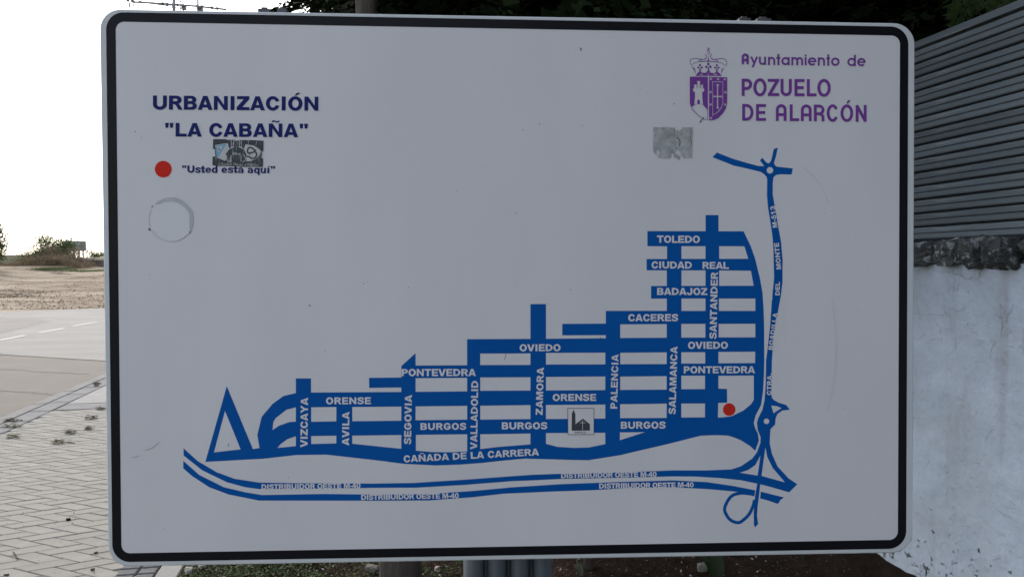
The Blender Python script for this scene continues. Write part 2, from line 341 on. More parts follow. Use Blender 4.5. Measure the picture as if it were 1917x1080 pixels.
for i in range(-90, 140):
    for j in range(-60, 160):
        k = (i - j) % 4
        if k == 0: kind = 'h'
        elif k == 3: kind = 'v'       # herringbone: 2x1 starts on one diagonal, 1x2 on the other
        else: continue
        q = A_ * (i * UA) + B_ * (j * UB) + Vector((-3, 2))
        cpos = q + (A_ * UA + B_ * UB * .5 if kind == 'h' else A_ * UA * .5 + B_ * UB)
        c3 = Vector((cpos.x, cpos.y, 0)); u, s = u_of(c3), s_of(c3)
        if U0 - .07 < u < U1 + .07 and S0 < s < S1:
            # screen size and visibility past the sign
            px = CX + F * cpos.x / max(cpos.y, .3)
            vis = (-40 < px < 235 and cpos.y > 4.0)
            cells.append((0 if vis else 1, (c3 - EYE).length, kind, (q.x, q.y)))
cells.sort(key=lambda c: (c[0], c[1]))
for n, (v_, d_, kind, q) in enumerate(cells[:300]):
    o = link('paver', rnd.choice(bm_h if kind == 'h' else bm_v), None, pav, (q[0], q[1], rnd.uniform(-.0012, .0012)))
mb = MB()
for (v_, d_, kind, q) in cells[300:]:
    me = rnd.choice(bm_h if kind == 'h' else bm_v); z = rnd.uniform(-.0012, .0012)
    mb.add([(v.co.x + q[0], v.co.y + q[1], v.co.z + z) for v in me.vertices], [tuple(p.vertices) for p in me.polygons])
tag(mb.build('paver_field', M['paver'], pav), kind='stuff')
# rows of parts in street coordinates
def slab_mesh(w, l, h, ch=.006, j=0):
    r = random.Random(j); ws, ls = w / 2, l / 2
    vs = [(-ws, -ls, -h), (ws, -ls, -h), (ws, ls, -h), (-ws, ls, -h), (-ws, -ls, -ch), (ws, -ls, -ch), (ws, ls, -ch), (-ws, ls, -ch),
          (-ws + ch, -ls + ch, 0), (ws - ch, -ls + ch, 0), (ws - ch, ls - ch, 0), (-ws + ch, ls - ch, 0)]
    vs = [(x, y, z + (r.uniform(-.0015, .0015) if i > 7 else 0)) for i, (x, y, z) in enumerate(vs)]
    fs = [(i, (i + 1) % 4, 4 + (i + 1) % 4, 4 + i) for i in range(4)] + [(4 + i, 4 + (i + 1) % 4, 8 + (i + 1) % 4, 8 + i) for i in range(4)] + [(8, 9, 10, 11)]
    return mesh('slab', vs, fs)
def row(name, uc, w, l, s0, s1, h, m, parent, gap=.008, zj=.002, lim=400):
    ms = [slab_mesh(w - gap, l - gap, h, j=k) for k in range(3)]
    for q in ms: q.materials.append(m)
    s = s0; n = 0
    while s < s1 and n < lim:
        c = street(uc, s + l / 2, 0)
        link(name, rnd.choice(ms), None, parent, (c.x, c.y, .007 + rnd.uniform(-zj, zj) * .6), (0, 0, STREET_ROT)); s += l; n += 1
kerb = tag(empty('kerb'), kind='structure')
row('kerb_stone', -3.68, .155, .98, -2.5, 13.2, .2, M['kerb_mid'], kerb)
row('kerb_slab', -3.48, .225, .60, -2.3, 13.0, .1, M['kerb'], kerb)
setts = tag(empty('sett_border'), kind='structure')
row('sett', -1.198, .105, .088, 2.4, 9.7, .05, M['sett'], setts)
row('sett', -1.096, .098, .088, 2.4, 9.7, .05, M['sett'], setts)
edging = tag(empty('concrete_edging'), kind='structure')
row('edging_stone', -.985, .122, .98, -8, 15, .2, M['kerb_light'], edging, gap=.006)
# cross strip of slabs where the pavement ends, then the smooth ramp
mb = MB(); mb.box(U0, S1 + .05, -.08, U1, S1 + .45, 0); o = mb.build('cross_slab', M['kerb'], pav); o.rotation_euler = (0, 0, STREET_ROT)
mb = MB(); mb.box(U0, S1 + .46, -.08, U1, 13.3, .003); o = mb.build('concrete_ramp', M['kerb_light'], pav); o.rotation_euler = (0, 0, STREET_ROT)

# planting strip soil
def bed_h(u, s):
    h = .015 + .035 * noise.noise(Vector((u * 2.2, s * 2.2, 0))) + .018 * noise.noise(Vector((u * 9, s * 9, 4)))
    h += max(0, (u - 2.15)) * .28
    if s < 4.7 and u > 1.9: h += .03
    return h - .012 * (1 if u < -.85 else 0)
us = [-.92 + .04 * i for i in range(0, 90)]; ss = [-14, -10, -6, -3, -1, 0, 1, 2] + [2.4 + .05 * i for i in range(0, 90)] + [7 + .4 * i for i in range(0, 30)]
vs = [tuple(street(u, s, bed_h(u, s))) for s in ss for u in us]; nx = len(us)
fs = [(j * nx + i, j * nx + i + 1, (j + 1) * nx + i + 1, (j + 1) * nx + i) for j in range(len(ss) - 1) for i in range(nx - 1)]
tag(link('soil_bed', mesh('soil_bed', vs, fs, True), M['soil']), kind='structure')

def leaf_cloud(n, place, size, asp=.5, seed=1, fold=.25, tri=False):
    """n small folded leaves; place(rng) -> (pos, normal-ish dir)"""
    r = random.Random(seed); V = []; Fc = []
    for _ in range(n):
        p, d = place(r)
        d = (Vector(d) + Vector((r.gauss(0, 1), r.gauss(0, 1), r.gauss(0, 1))) * .55).normalized()
        a = d.cross(Vector((r.gauss(0, 1), r.gauss(0, 1), r.gauss(0, 1)))).normalized(); b = d.cross(a)
        L_ = size * r.uniform(.6, 1.35); W_ = L_ * asp * .5
        k = len(V); p = Vector(p)
        V += [p, p + a * L_ * .5 + b * W_ + d * W_ * fold, p + a * L_, p + a * L_ * .5 - b * W_ + d * W_ * fold]
        Fc += [(k, k + 1, k + 2), (k, k + 2, k + 3)]
    return V, Fc
def clover_place(r):
    while True:
        u = -.90 + abs(r.gauss(0, .9)); s = r.uniform(2.6, 8)
        if u > 2.3: continue
        if noise.noise(Vector((u * 3, s * 3, 9))) + .42 - max(0, u + .15) * .6 > r.uniform(-.2, .35): break
    return street(u, s, bed_h(u, s) + r.uniform(0, .035)), (0, 0, 1)
V, Fc = leaf_cloud(56000, clover_place, .0135, .75, 3)
tag(link('ground_weeds', mesh('ground_weeds', V, Fc), M['clover']), 'low green weeds and clover covering the soil strip under the sign', 'weeds', kind='stuff')
def scatter(u0, u1, zo=.006):
    def f(r):
        u = r.uniform(u0, u1); s = r.uniform(2.6, 8); return street(u, s, bed_h(u, s) + r.uniform(.002, .01 + zo)), (0, 0, 1)
    return f
V, Fc = leaf_cloud(9000, scatter(-.8, 2.4), .017, .4, 4)
tag(link('leaf_litter', mesh('leaf_litter', V, Fc), M['litter']), 'dry brown leaf litter scattered over the dark soil strip', 'leaf litter', kind='stuff')
V, Fc = leaf_cloud(900, scatter(-.6, 1.2), .026, .5, 5)
tag(link('fallen_leaves', mesh('fallen_leaves', V, Fc), M['litter_red']), 'reddish fallen leaves lying on the soil near the sign post', 'leaf litter', kind='stuff')
V, Fc = leaf_cloud(1300, scatter(-.85, 2.3), .016, .6, 6)
tag(link('petals', mesh('petals', V, Fc), M['pale_litter']), 'pale bits of dry petal and paper on the soil strip', 'litter', kind='stuff')

# ================================================================== THE SIGN
HU = Vector((.998582433, .000515685, .0532246075)); HV = Vector((.00369898, .99985797, .01644254)); HC = Vector((-.4919873, -.3344219, .97102757))
WB = 1.477
U_ = HU.normalized(); V_ = (HV - U_ * HV.dot(U_)).normalized(); O_ = HC * WB; N_ = U_.cross(V_)       # N_ points away from the viewer
def S(px, py):
    """photo point -> place on the plate in metres (right, up) from the corner of the black border"""
    r = Vector(((px - CX) / F, (py - CY) / F, 1)); t = O_.dot(N_) / r.dot(N_); q = r * t - O_
    return (q.dot(U_), -q.dot(V_))
org = EYE + cam_to_world(O_)
uw, vw, nw_ = cam_to_world(U_), cam_to_world(-V_), cam_to_world(N_)
rot = Matrix((uw, nw_, vw)).transposed().to_4x4()                 # local x right, y away, z up
# root stands on the ground under the plate
base_local = Vector((WB * .5, .045, -1.6))
sign = bpy.data.objects.new('information_sign', None); COL.objects.link(sign)
sign.matrix_world = Matrix.Translation(org) @ rot
tag(sign, 'large white street map sign with black border and blue roads on a grey post', 'sign')

def fill2d(ops):
    """ops = [(sign, contour)], later ones win; returns verts, triangles"""
    vs = []; es = []
    cs = []
    for sgn, c in ops:
        n0 = len(vs); vs += [Vector((p[0], p[1])) for p in c]; k = len(c)
        es += [(n0 + i, n0 + (i + 1) % k) for i in range(k)]
        a = np.array([[p[0], p[1]] for p in c]); cs.append((sgn, a, a.min(0), a.max(0)))
    sc = 1000.0
    ov, oe, of, *_ = delaunay_2d_cdt([v * sc for v in vs], es, [], 0, 1e-4)
    keep = []
    for f in of:
        x = sum(ov[i].x for i in f) / 3 / sc; y = sum(ov[i].y for i in f) / 3 / sc
        on = False
        for sgn, a, lo, hi in reversed(cs):
            if x < lo[0] or x > hi[0] or y < lo[1] or y > hi[1]: continue
            xi, yi = a[:, 0], a[:, 1]; xj, yj = np.roll(xi, 1), np.roll(yi, 1)
            cnd = (yi > y) != (yj > y)
            if (np.count_nonzero(cnd & (x < (xj - xi) * (y - yi) / np.where(yj == yi, 1e-12, yj - yi) + xi)) % 2): on = sgn > 0; break
        if on: keep.append(tuple(f))
    return [(v.x / sc, v.y / sc) for v in ov], keep
def film(name, ops, layer, m, px=True, parent=None):
    """thin printed film on the plate: contours in photo pixels mapped to the plate"""
    if px: ops = [(s, [S(*p) for p in c]) for s, c in ops]
    v, f = fill2d(ops)
    y = -layer * .00025
    vs = [(a, y, b) for a, b in v]
    out = []
    for t in f:
        a, b, c = (Vector((vs[i][0], vs[i][2])) for i in t)
        out.append(t if (b - a).cross(c - a) > 0 else t[::-1])
    return link(name, mesh(name, vs, out), m, parent or sign)
def quad_round(c, rads, n=10):
    """rounded quadrilateral from four corners"""
    out = []; c = [Vector(p) for p in c]
    if not isinstance(rads, (list, tuple)): rads = [rads] * 4
    for i in range(4):
        p = c[i]; a = (c[i - 1] - p).normalized(); b = (c[(i + 1) % 4] - p).normalized(); r = rads[i]
        # arc by blending
        cen = p + a * r + b * r
        for k in range(n + 1):
            t = k / n * PI / 2; out.append(tuple(cen - b * r * math.cos(t) - a * r * math.sin(t)))
    return out
def ell(cx, cy, rx, ry, n=24): return [(cx + rx * math.cos(2 * PI * k / n), cy + ry * math.sin(2 * PI * k / n)) for k in range(n)]
def rect(x0, y0, x1, y1): return [(x0, y0), (x1, y0), (x1, y1), (x0, y1)]

plate_px = [(185.6, 16.9), (1713.2, 44.3), (1708.8, 1033.9), (203.0, 1060.6)]
black_px = [(198.5, 23.4), (1700.4, 51.0), (1696.1, 1025.95), (210.8, 1051.5)]
inner_px = [(216.6, 41.3), (1684.6, 67.6), (1680.6, 1009.5), (227.6, 1034.9)]
out_c = [S(*p) for p in quad_round(plate_px, 39, 12)]
def build_plate():
    n = len(out_c); cx = sum(p[0] for p in out_c) / n; cz = sum(p[1] for p in out_c) / n
    def ring(y, inset):
        r = []
        for i, (x, z) in enumerate(out_c):
            a = Vector(out_c[i - 1]); b = Vector(out_c[(i + 1) % n]); d = (b - a).normalized(); nn = Vector((-d.y, d.x))
            if nn.dot(Vector((x - cx, z - cz))) > 0: nn = -nn
            r.append((x + nn.x * inset, y, z + nn.y * inset))
        return r
    rings = [ring(0, .0022), ring(.0012, .0004), ring(.003, 0), ring(.030, 0), ring(.030, .012)]
    vs = []; fs = []
    for r in rings: vs += r
    for k in range(len(rings) - 1):
        for i in range(n): fs.append((k * n + i, k * n + (i + 1) % n, (k + 1) * n + (i + 1) % n, (k + 1) * n + i))
    fs.append(tuple(range(n)))
    vs += ring(.006, .002); k = len(rings) * n; fs.append(tuple(range(k + n - 1, k - 1, -1)))
    return mesh('plate', vs, fs)
plate = link('plate', build_plate(), M['rim'], sign)
film('face', [(1, quad_round([(a + b) / 2 for a, b in []] if 0 else [(207, 32), (1693, 59), (1689, 1018), (219, 1043.5)], 26, 10))], 1, M['plate'])
film('black_border', [(1, quad_round(black_px, [33, 33, 33, 33], 12)), (-1, quad_round(inner_px, 16, 10))], 2, M['black'])

# ------------------------------ the street plan
NET = [(384.5, 863.9), (424.7, 722.4), (473.5, 840), (485.9, 838), (481.8, 813.7), (489.9, 779.8), (510.3, 755.7), (530.3, 741), (553.9, 735.4),
       (553.9, 708), (582.3, 708), (582.3, 734.4), (751.3, 733.3), (751.3, 725), (691, 725.6), (691, 706.9), (751.3, 706.3), (751.3, 685), (778, 660.7),
       (778, 683.9), (874.4, 683.4), (874.4, 634.7), (993, 634.1), (993, 569.1), (1022.1, 569.1), (1022.1, 633.9), (1134, 633.1), (1134, 627.2), (1052.5, 627.4),
       (1052.5, 606), (1134, 605.6), (1134, 581.8), (1248.2, 581.7), (1248.2, 558.8), (1218.7, 558.9), (1218.7, 535.4), (1248.2, 535.2), (1248.2, 506.1),
       (1210.4, 505.9), (1210.4, 484.9), (1248.6, 484.9), (1248.6, 461.1), (1211.8, 460.9), (1211.8, 432.8), (1320.8, 433), (1320.8, 402.8), (1345, 402.8),
       (1345, 433), (1392, 433.2), (1405.1, 460.3), (1413.6, 484.7), (1422.4, 520.4), (1427.5, 548.9), (1429.5, 583.5), (1430.3, 610.9), (1430.6, 674),
       (1430.0, 700), (1428.4, 730.4), (1424.6, 757.6), (1414.4, 777), (1411, 791), (1413.1, 800), (1418.4, 810.3), (1420.5, 823.7), (1413.6, 843.2),
       (1403.6, 834), (1387.3, 823.7), (1375, 818.6), (1363, 814.8), (1340, 813.9), (1311.8, 815), (1254, 829.6), (1180, 846.8), (1162, 851.2), (1101.3, 860.8),
       (1070.4, 860.2), (983, 857.8), (942.6, 861.5), (900, 866.1), (860, 869), (815, 870.6), (754.7, 867.4), (700, 860.4), (660, 855.9), (611.3, 850.4), (555.3, 851), (492.2, 858.1)]
HOLES = [[(421.3, 768.6), (400.6, 846.1), (450.6, 840.6)],
         [(553.9, 762), (536.7, 766.3), (516.6, 781.8), (511.7, 789.3), (510.3, 804.5), (522.3, 796.4), (542.4, 789.3), (553.9, 788.7)],
         [(553.9, 816), (538.1, 821.4), (525.2, 830.9), (519.4, 837.8), (553.9, 834.6)],
         [(582.6, 762), (629.7, 761.4), (629.7, 788.2), (582.6, 789)], [(659.5, 761.4), (751.3, 760.6), (751.3, 787), (659.5, 788)],
         [(778, 760.3), (874.5, 759.1), (874.5, 785), (778, 786.1)], [(899, 759), (993, 757.8), (993, 783.9), (899, 785)],
         [(1022, 757.6), (1133, 756.8), (1133, 783), (1022, 783.9)], [(1160.8, 756.2), (1248, 755.1), (1248, 781.8), (1160.8, 782.2)],
         [(1275.3, 755), (1319.6, 754.8), (1319.6, 780.7), (1275.3, 781)],
         [(582.6, 815.7), (629.7, 815), (629.7, 829.4), (582.6, 830.6)], [(659.5, 815), (751.3, 813.7), (751.3, 839.5), (659.5, 830)],
         [(778.5, 813.4), (874.5, 812.3), (874.5, 844.4), (843.8, 845.9), (809, 845.6), (778.5, 843)],
         [(899, 812.3), (993, 811), (993, 831.2), (932, 836.1), (899, 840.1)],
         [(1022, 810.1), (1133, 809.5), (1133, 830.8), (1102.4, 837), (1074.7, 837.8), (1042.7, 835.7), (1022, 830.1)],
         [(1160.3, 808.8), (1207.2, 808.4), (1160.3, 823.5)],
         [(778, 707.5), (874.5, 706.9), (874.5, 732.2), (778, 733)], [(899, 706.2), (993, 705.8), (993, 730.7), (899, 731.1)],
         [(1022, 705.2), (1133, 704.4), (1133, 729.9), (1022, 730.5)], [(1161, 704.6), (1248, 703.6), (1248, 728.9), (1161, 729.5)],
         [(1275.3, 703), (1319.6, 702.8), (1319.6, 728), (1275.3, 728.2)],
         [(1344.8, 703), (1411, 702.6), (1411, 747.8), (1406.1, 756), (1391.9, 767.8), (1369.6, 778.6), (1355, 780.6), (1343.8, 781.3), (1344.4, 753.8), (1361, 753.2), (1361, 727.7), (1344.7, 727)],
         [(899, 661.6), (993, 661.2), (993, 682.8), (899, 683)], [(1022, 660.2), (1133, 659.8), (1133, 681.8), (1022, 682)],
         [(1161, 660), (1248, 659.2), (1248, 681.2), (1161, 681.4)], [(1275.3, 659), (1320, 659), (1320, 680.2), (1275.3, 680.2)], [(1344.8, 658.4), (1413.6, 658), (1413.4, 679.4), (1344.8, 679.8)],
         [(1161, 607), (1248, 606.4), (1248, 631.9), (1161, 632.5)], [(1275.3, 606), (1320.3, 606), (1320.3, 631.7), (1275.3, 631.7)], [(1345.2, 606), (1413.8, 605.8), (1414, 631.3), (1345.2, 631.3)],
         [(1275.6, 558.7), (1320.6, 558.7), (1320.6, 581.9), (1275.6, 581.9)], [(1345.8, 558.7), (1413.9, 558.7), (1413.9, 581.9), (1345.8, 581.9)],
         [(1275.6, 506.1), (1320.6, 506.1), (1320.6, 535.2), (1275.6, 535.2)], [(1346.2, 506.3), (1405.5, 506.7), (1410.8, 534.8), (1346.2, 535)],
         [(1275.6, 460.9), (1320.6, 460.9), (1320.6, 484.7), (1275.6, 484.7)], [(1346.2, 460.9), (1393.3, 461.1), (1400.6, 484.5), (1346.2, 484.7)]]
UP40 = [(343.8, 838.6), (370.2, 862.4), (406, 883.4), (439, 895.5), (485, 902.6), (560, 903.8), (660, 904.4), (700, 904.5), (774.8, 903.3), (870, 897.2), (960, 890.6), (995.9, 888.1), (1049, 886.2), (1166.3, 883.6), (1260, 879.8), (1322.2, 879.9), (1369.6, 877.9),
        (1387.3, 871.9), (1408, 857.7), (1417, 845.9), (1423.5, 828), (1423.8, 817.7), (1418.4, 804.4), (1416.9, 791), (1419.3, 782.2), (1427.3, 765.9), (1431.2, 748.1), (1433.4, 718.5), (1434, 674),
        (1437, 651.7), (1441.8, 606.8), (1444.6, 565), (1448.9, 520.4), (1447.9, 471.5), (1446.4, 447), (1441.3, 410.4), (1437.7, 390), (1435.6, 366.7), (1436, 335.6), (1434.6, 331), (1430.8, 326.8), (1423.7, 322), (1397.8, 315.7), (1373.1, 310.2), (1351.1, 301.5),
        (1333.6, 294.6), (1342, 285.9), (1371.8, 297.6), (1400.4, 306), (1421.1, 311.3), (1430.8, 311.2), (1427, 307), (1422.4, 300.4), (1427.3, 296), (1434, 304), (1438.2, 306.4), (1442.5, 303.2), (1445, 295), (1448.3, 279.4), (1456.1, 276.9), (1452.2, 293.7), (1448.7, 305.6),
        (1451.2, 310.6), (1454.8, 312.5), (1484, 315.5), (1481.8, 327), (1460, 326.5), (1452.2, 328), (1447.7, 332.6), (1446.6, 343), (1446.4, 364), (1456.7, 424.4), (1462.1, 453.1), (1465, 487.8), (1464.8, 528.5), (1462.1, 550.9), (1455, 590.6), (1448.9, 625.2), (1444.8, 674),
        (1443.6, 738), (1445, 744), (1448, 748.1), (1458, 753.5), (1471.8, 757.6), (1478.6, 766.5), (1464.4, 768), (1455.5, 774.2), (1451.9, 782.2), (1451, 794), (1442.1, 802.9), (1440.7, 828.1), (1445, 848.8), (1455.5, 872.5), (1476.2, 894.8), (1492.5, 905.7), (1477, 920.8),
        (1446.6, 911.9), (1422.9, 905.7), (1387.3, 898.3), (1345.9, 893.9), (1300, 891.3), (1260, 891), (1166.3, 893.6), (1049, 895.8), (995.9, 898.5), (960, 899.8), (870, 906.8), (777.7, 912.2), (700, 912.4), (600, 913.8), (485, 914.7), (459.2, 911.2), (424.7, 901.8), (378.8, 879.7), (343.8, 851.8)]
LOW40 = [(343.2, 861.9), (373, 888.3), (419, 911.2), (459.2, 920.7), (490.7, 925.9), (605.5, 923.9), (700, 925), (803.6, 924), (889.7, 917.9), (960, 911.3), (1049, 905.6), (1166.3, 901.3), (1260, 898.6), (1322.2, 901.6), (1372.5, 909), (1414.9, 917.2), (1467.5, 930.4), (1459.5, 936),
         (1414.9, 924.6), (1369.6, 918.7), (1322.2, 914.6), (1260, 911.4), (1180, 912.5), (1113, 916.6), (1030, 919.5), (942.6, 923.4), (884, 930), (803.6, 936), (700, 936.5), (485, 936.2), (427.6, 924.7), (391.7, 911.2), (360.1, 890.6), (343.2, 875.9)]
BAND2 = [(1420, 925.9), (1445, 931.5), (1460.5, 936.5), (1456, 942.5), (1436, 935.6), (1420, 931.6)]
def rib(pts, w):
    L_, R_ = [], []
    for i in range(len(pts)):
        a = Vector(pts[max(i - 1, 0)]); b = Vector(pts[min(i + 1, len(pts) - 1)]); d = (b - a).normalized(); n = Vector((-d.y, d.x)) * (w / 2)
        L_.append(tuple(Vector(pts[i]) + n)); R_.append(tuple(Vector(pts[i]) - n))
    return L_ + R_[::-1]
def cr_path(pts, n=5, closed=False):
    P = [Vector(p) for p in pts]; out = []; k = len(P)
    rng = range(k if closed else k - 1)
    for i in rng:
        p0 = P[(i - 1) % k] if closed or i > 0 else P[0]; p1 = P[i]; p2 = P[(i + 1) % k]; p3 = P[(i + 2) % k] if closed or i + 2 < k else P[-1]
        for j in range(n):
            t = j / n
            out.append(tuple(.5 * ((2 * p1) + (p2 - p0) * t + (2 * p0 - 5 * p1 + 4 * p2 - p3) * t * t + (3 * p1 - p0 - 3 * p2 + p3) * t * t * t)))
    if not closed: out.append(tuple(P[-1]))
    return out
LOOP = cr_path([(1413.4, 925.5), (1400, 923), (1384.4, 922.6), (1368, 929), (1356.5, 950), (1361, 965), (1370, 974.2), (1382.9, 977.4), (1392, 972), (1402, 962), (1409, 948), (1412.5, 935)], 5)
CENT = [(1424.6, 842), (1430.5, 842), (1425.9, 887.3), (1422.9, 906.6), (1421.2, 922.9), (1418.2, 946.6), (1417, 964.4), (1419, 979.8), (1413.4, 986.3), (1411, 980.7), (1411, 955.5), (1413.6, 925.9), (1417.2, 906.6), (1418.8, 887.3)]
CLEAR = [(1415.5, 908), (1425.0, 909.4), (1422.8, 934), (1411.4, 931)]
ops = [(1, NET)] + [(-1, h) for h in HOLES] + [(1, LOW40), (1, BAND2), (1, rib(LOOP, 6.0)), (-1, CLEAR), (1, UP40),
       (-1, [(1423.7, 851.2), (1414, 869.6), (1400.7, 879), (1384.9, 884.2), (1418.2, 889.5)]), (-1, [(1432.7, 837), (1425.4, 890.1), (1469.5, 902.3), (1446.6, 875.5), (1436.2, 854.8)]),
       (-1, [(1443.8, 758.6), (1455, 760), (1462.9, 763.5), (1447.7, 773)]), (-1, ell(1441.2, 319.1, 6.1, 6.1)), (-1, ell(1434.7, 788.1, 5.2, 5.2)), (1, CENT)]
film('road_plan', ops, 2, M['blue'])

# ------------------------------ heavy grotesque lettering
def D(x0, y0, x1, y1, n=10):
    rx = min((x1 - x0) * .62, (y1 - y0) * .62); ry = (y1 - y0) / 2; cx = x1 - rx; cy = (y0 + y1) / 2
    return [(x0, y0), (cx, y0)] + [(cx + rx * math.sin(PI * k / n), cy - ry * math.cos(PI * k / n)) for k in range(1, n)] + [(cx, y1), (x0, y1)]
S_PATH = cr_path([(90, 70), (76, 86), (50, 90), (26, 84), (19, 71), (28, 59), (52, 52), (76, 43), (85, 29), (74, 15), (50, 10), (24, 14), (11, 30)], 4)
C_ = lambda: [(1, ell(56, 50, 50, 52)), (-1, ell(57, 50, 23, 29)), (-1, [(57, 50), (80, 62), (115, 72), (115, 29), (80, 38)])]
n_stem = [(1, [(8, 0), (8, 100), (35, 100), (81, 37), (81, 100), (108, 100), (108, 0), (82, 0), (35, 64), (35, 0)])]
O_G = [(1, ell(58, 50, 52, 52, 28)), (-1, ell(58, 50, 24, 30, 24))]
lc_a = [(1, rect(58, 0, 84, 48)), (1, rib(cr_path([(13, 53), (26, 64), (46, 67), (64, 61), (71, 46)], 4), 18)), (1, ell(36, 22, 30, 24)), (1, rect(40, 30, 60, 46)), (-1, ell(42, 23, 16, 9))]
GL = {'A': (109, [(1, [(1, 0), (39, 100), (70, 100), (108, 0), (78, 0), (72, 17), (36, 17), (30, 0)]), (-1, [(43, 38), (66, 38), (54.5, 73)])]),
 'B': (108, [(1, D(8, 44, 97, 100)), (1, D(8, 0, 102, 55)), (-1, D(36, 62, 69, 80)), (-1, D(36, 20, 72, 41))]),
 'C': (108, C_()), 'D': (115, [(1, D(8, 0, 109, 100)), (-1, D(36, 22, 81, 78))]),
 'E': (100, [(1, rect(8, 0, 35, 100)), (1, rect(8, 78, 93, 100)), (1, rect(8, 40, 88, 60)), (1, rect(8, 0, 95, 22))]),
 'G': (116, [(1, ell(58, 50, 52, 52)), (-1, ell(59, 50, 24, 30)), (-1, [(59, 50), (80, 64), (120, 74), (120, 40), (80, 40)]), (1, rect(58, 35, 108, 55)), (1, [(82, 10), (82, 55), (108, 55), (108, 18)])]),
 'I': (54, [(1, rect(13, 0, 41, 100))]),
 'J': (93, [(1, ell(44, 34, 41, 36)), (-1, ell(44, 36, 14, 15)), (-1, rect(0, 36, 58, 80)), (1, rect(57, 34, 85, 100)), (-1, rect(30, 36, 57, 60))]),
 'L': (93, [(1, rect(8, 0, 36, 100)), (1, rect(8, 0, 90, 22))]),
 'M': (132, [(1, [(8, 0), (8, 100), (47, 100), (66, 38), (85, 100), (124, 100), (124, 0), (99, 0), (99, 72), (77, 0), (55, 0), (33, 72), (33, 0)])]),
 'N': (116, n_stem), 'Ñ': (116, n_stem + [(1, rib(cr_path([(32, 110), (42, 119), (58, 115), (74, 111), (84, 121)], 4), 10))]),
 'O': (116, O_G), 'Ó': (116, O_G + [(1, [(50, 107), (70, 127), (97, 127), (66, 107)])]),
 'P': (101, [(1, rect(8, 0, 36, 100)), (1, D(8, 36, 96, 100)), (-1, D(36, 57, 67, 79))]),
 'R': (108, [(1, rect(8, 0, 36, 100)), (1, D(8, 40, 99, 100)), (-1, D(36, 60, 69, 79)), (1, [(44, 44), (72, 46), (84, 34), (108, 0), (76, 0), (58, 32), (44, 40)])]),
 'S': (101, [(1, rib(S_PATH, 23))]), 'T': (101, [(1, rect(3, 78, 97, 100)), (1, rect(36, 0, 64, 100))]),
 'U': (116, [(1, rect(8, 36, 36, 100)), (1, rect(80, 36, 108, 100)), (1, ell(58, 38, 50, 40)), (-1, ell(58, 40, 22, 19)), (-1, rect(36, 40, 80, 101))]),
 'V': (108, [(1, [(0, 100), (31, 100), (55, 30), (78, 100), (108, 100), (71, 0), (37, 0)])]),
 'Y': (108, [(1, [(0, 100), (32, 100), (54, 63), (76, 100), (108, 100), (68, 41), (68, 0), (40, 0), (40, 41)])]),
 'Z': (100, [(1, [(6, 100), (94, 100), (94, 80), (43, 22), (96, 22), (96, 0), (4, 0), (4, 21), (55, 78), (6, 78)])]),
 '0': (93, [(1, ell(46, 50, 41, 51)), (-1, ell(46, 50, 15, 31))]),
 '1': (93, [(1, [(36, 0), (36, 64), (10, 53), (10, 76), (38, 100), (63, 100), (63, 0)])]),
 '3': (93, [(1, rib(cr_path([(11, 73), (24, 88), (46, 90), (67, 85), (73, 72), (63, 58), (38, 53)], 4), 21)), (1, rib(cr_path([(38, 54), (66, 50), (79, 31), (67, 13), (44, 10), (20, 14), (9, 30)], 4), 22))]),
 '4': (93, [(1, [(50, 0), (50, 20), (4, 20), (4, 43), (52, 100), (76, 100), (76, 41), (89, 41), (89, 20), (76, 20), (76, 0)]), (-1, [(28, 41), (50, 41), (50, 69)])]),
 '5': (93, [(1, rect(20, 79, 82, 100)), (1, [(20, 100), (11, 47), (34, 42), (42, 80)]), (1, rib(cr_path([(22, 49), (46, 57), (70, 50), (78, 32), (66, 13), (44, 10), (20, 14), (8, 29)], 4), 22))]),
 '-': (46, [(1, rect(5, 27, 41, 49))]), '.': (46, [(1, rect(10, 0, 37, 25))]), ' ': (46, []),
 '"': (78, [(1, [(8, 100), (36, 100), (31, 64), (13, 64)]), (1, [(42, 100), (70, 100), (65, 64), (47, 64)])]),
 's': (85, [(1, rib([(x * .86, y * .74) for x, y in S_PATH], 19))]),
 't': (62, [(1, rect(15, 12, 42, 98)), (1, rect(2, 55, 59, 74)), (1, rect(20, 0, 60, 20)), (1, ell(32, 17, 17, 17))]),
 'e': (93, [(1, ell(46, 36, 41, 38)), (-1, ell(46, 36, 16, 20)), (-1, rect(46, 20, 92, 30)), (1, rect(20, 30, 86, 43))]),
 'd': (93, [(1, ell(42, 36, 38, 38)), (-1, ell(45, 36, 15, 19)), (1, rect(58, 0, 85, 100))]),
 'q': (93, [(1, ell(42, 36, 38, 38)), (-1, ell(45, 36, 15, 19)), (1, rect(58, -27, 85, 73))]),
 'a': (93, lc_a), 'á': (93, lc_a + [(1, [(40, 80), (54, 100), (78, 100), (56, 80)])]),
 'u': (93, [(1, rect(8, 25, 34, 73)), (1, ell(40, 25, 32, 27)), (-1, ell(42, 32, 15, 13)), (-1, rect(34, 32, 58, 60)), (1, rect(58, 0, 84, 73))]),
 'í': (54, [(1, rect(13, 0, 40, 73)), (1, [(14, 80), (28, 100), (54, 100), (32, 80)])])}
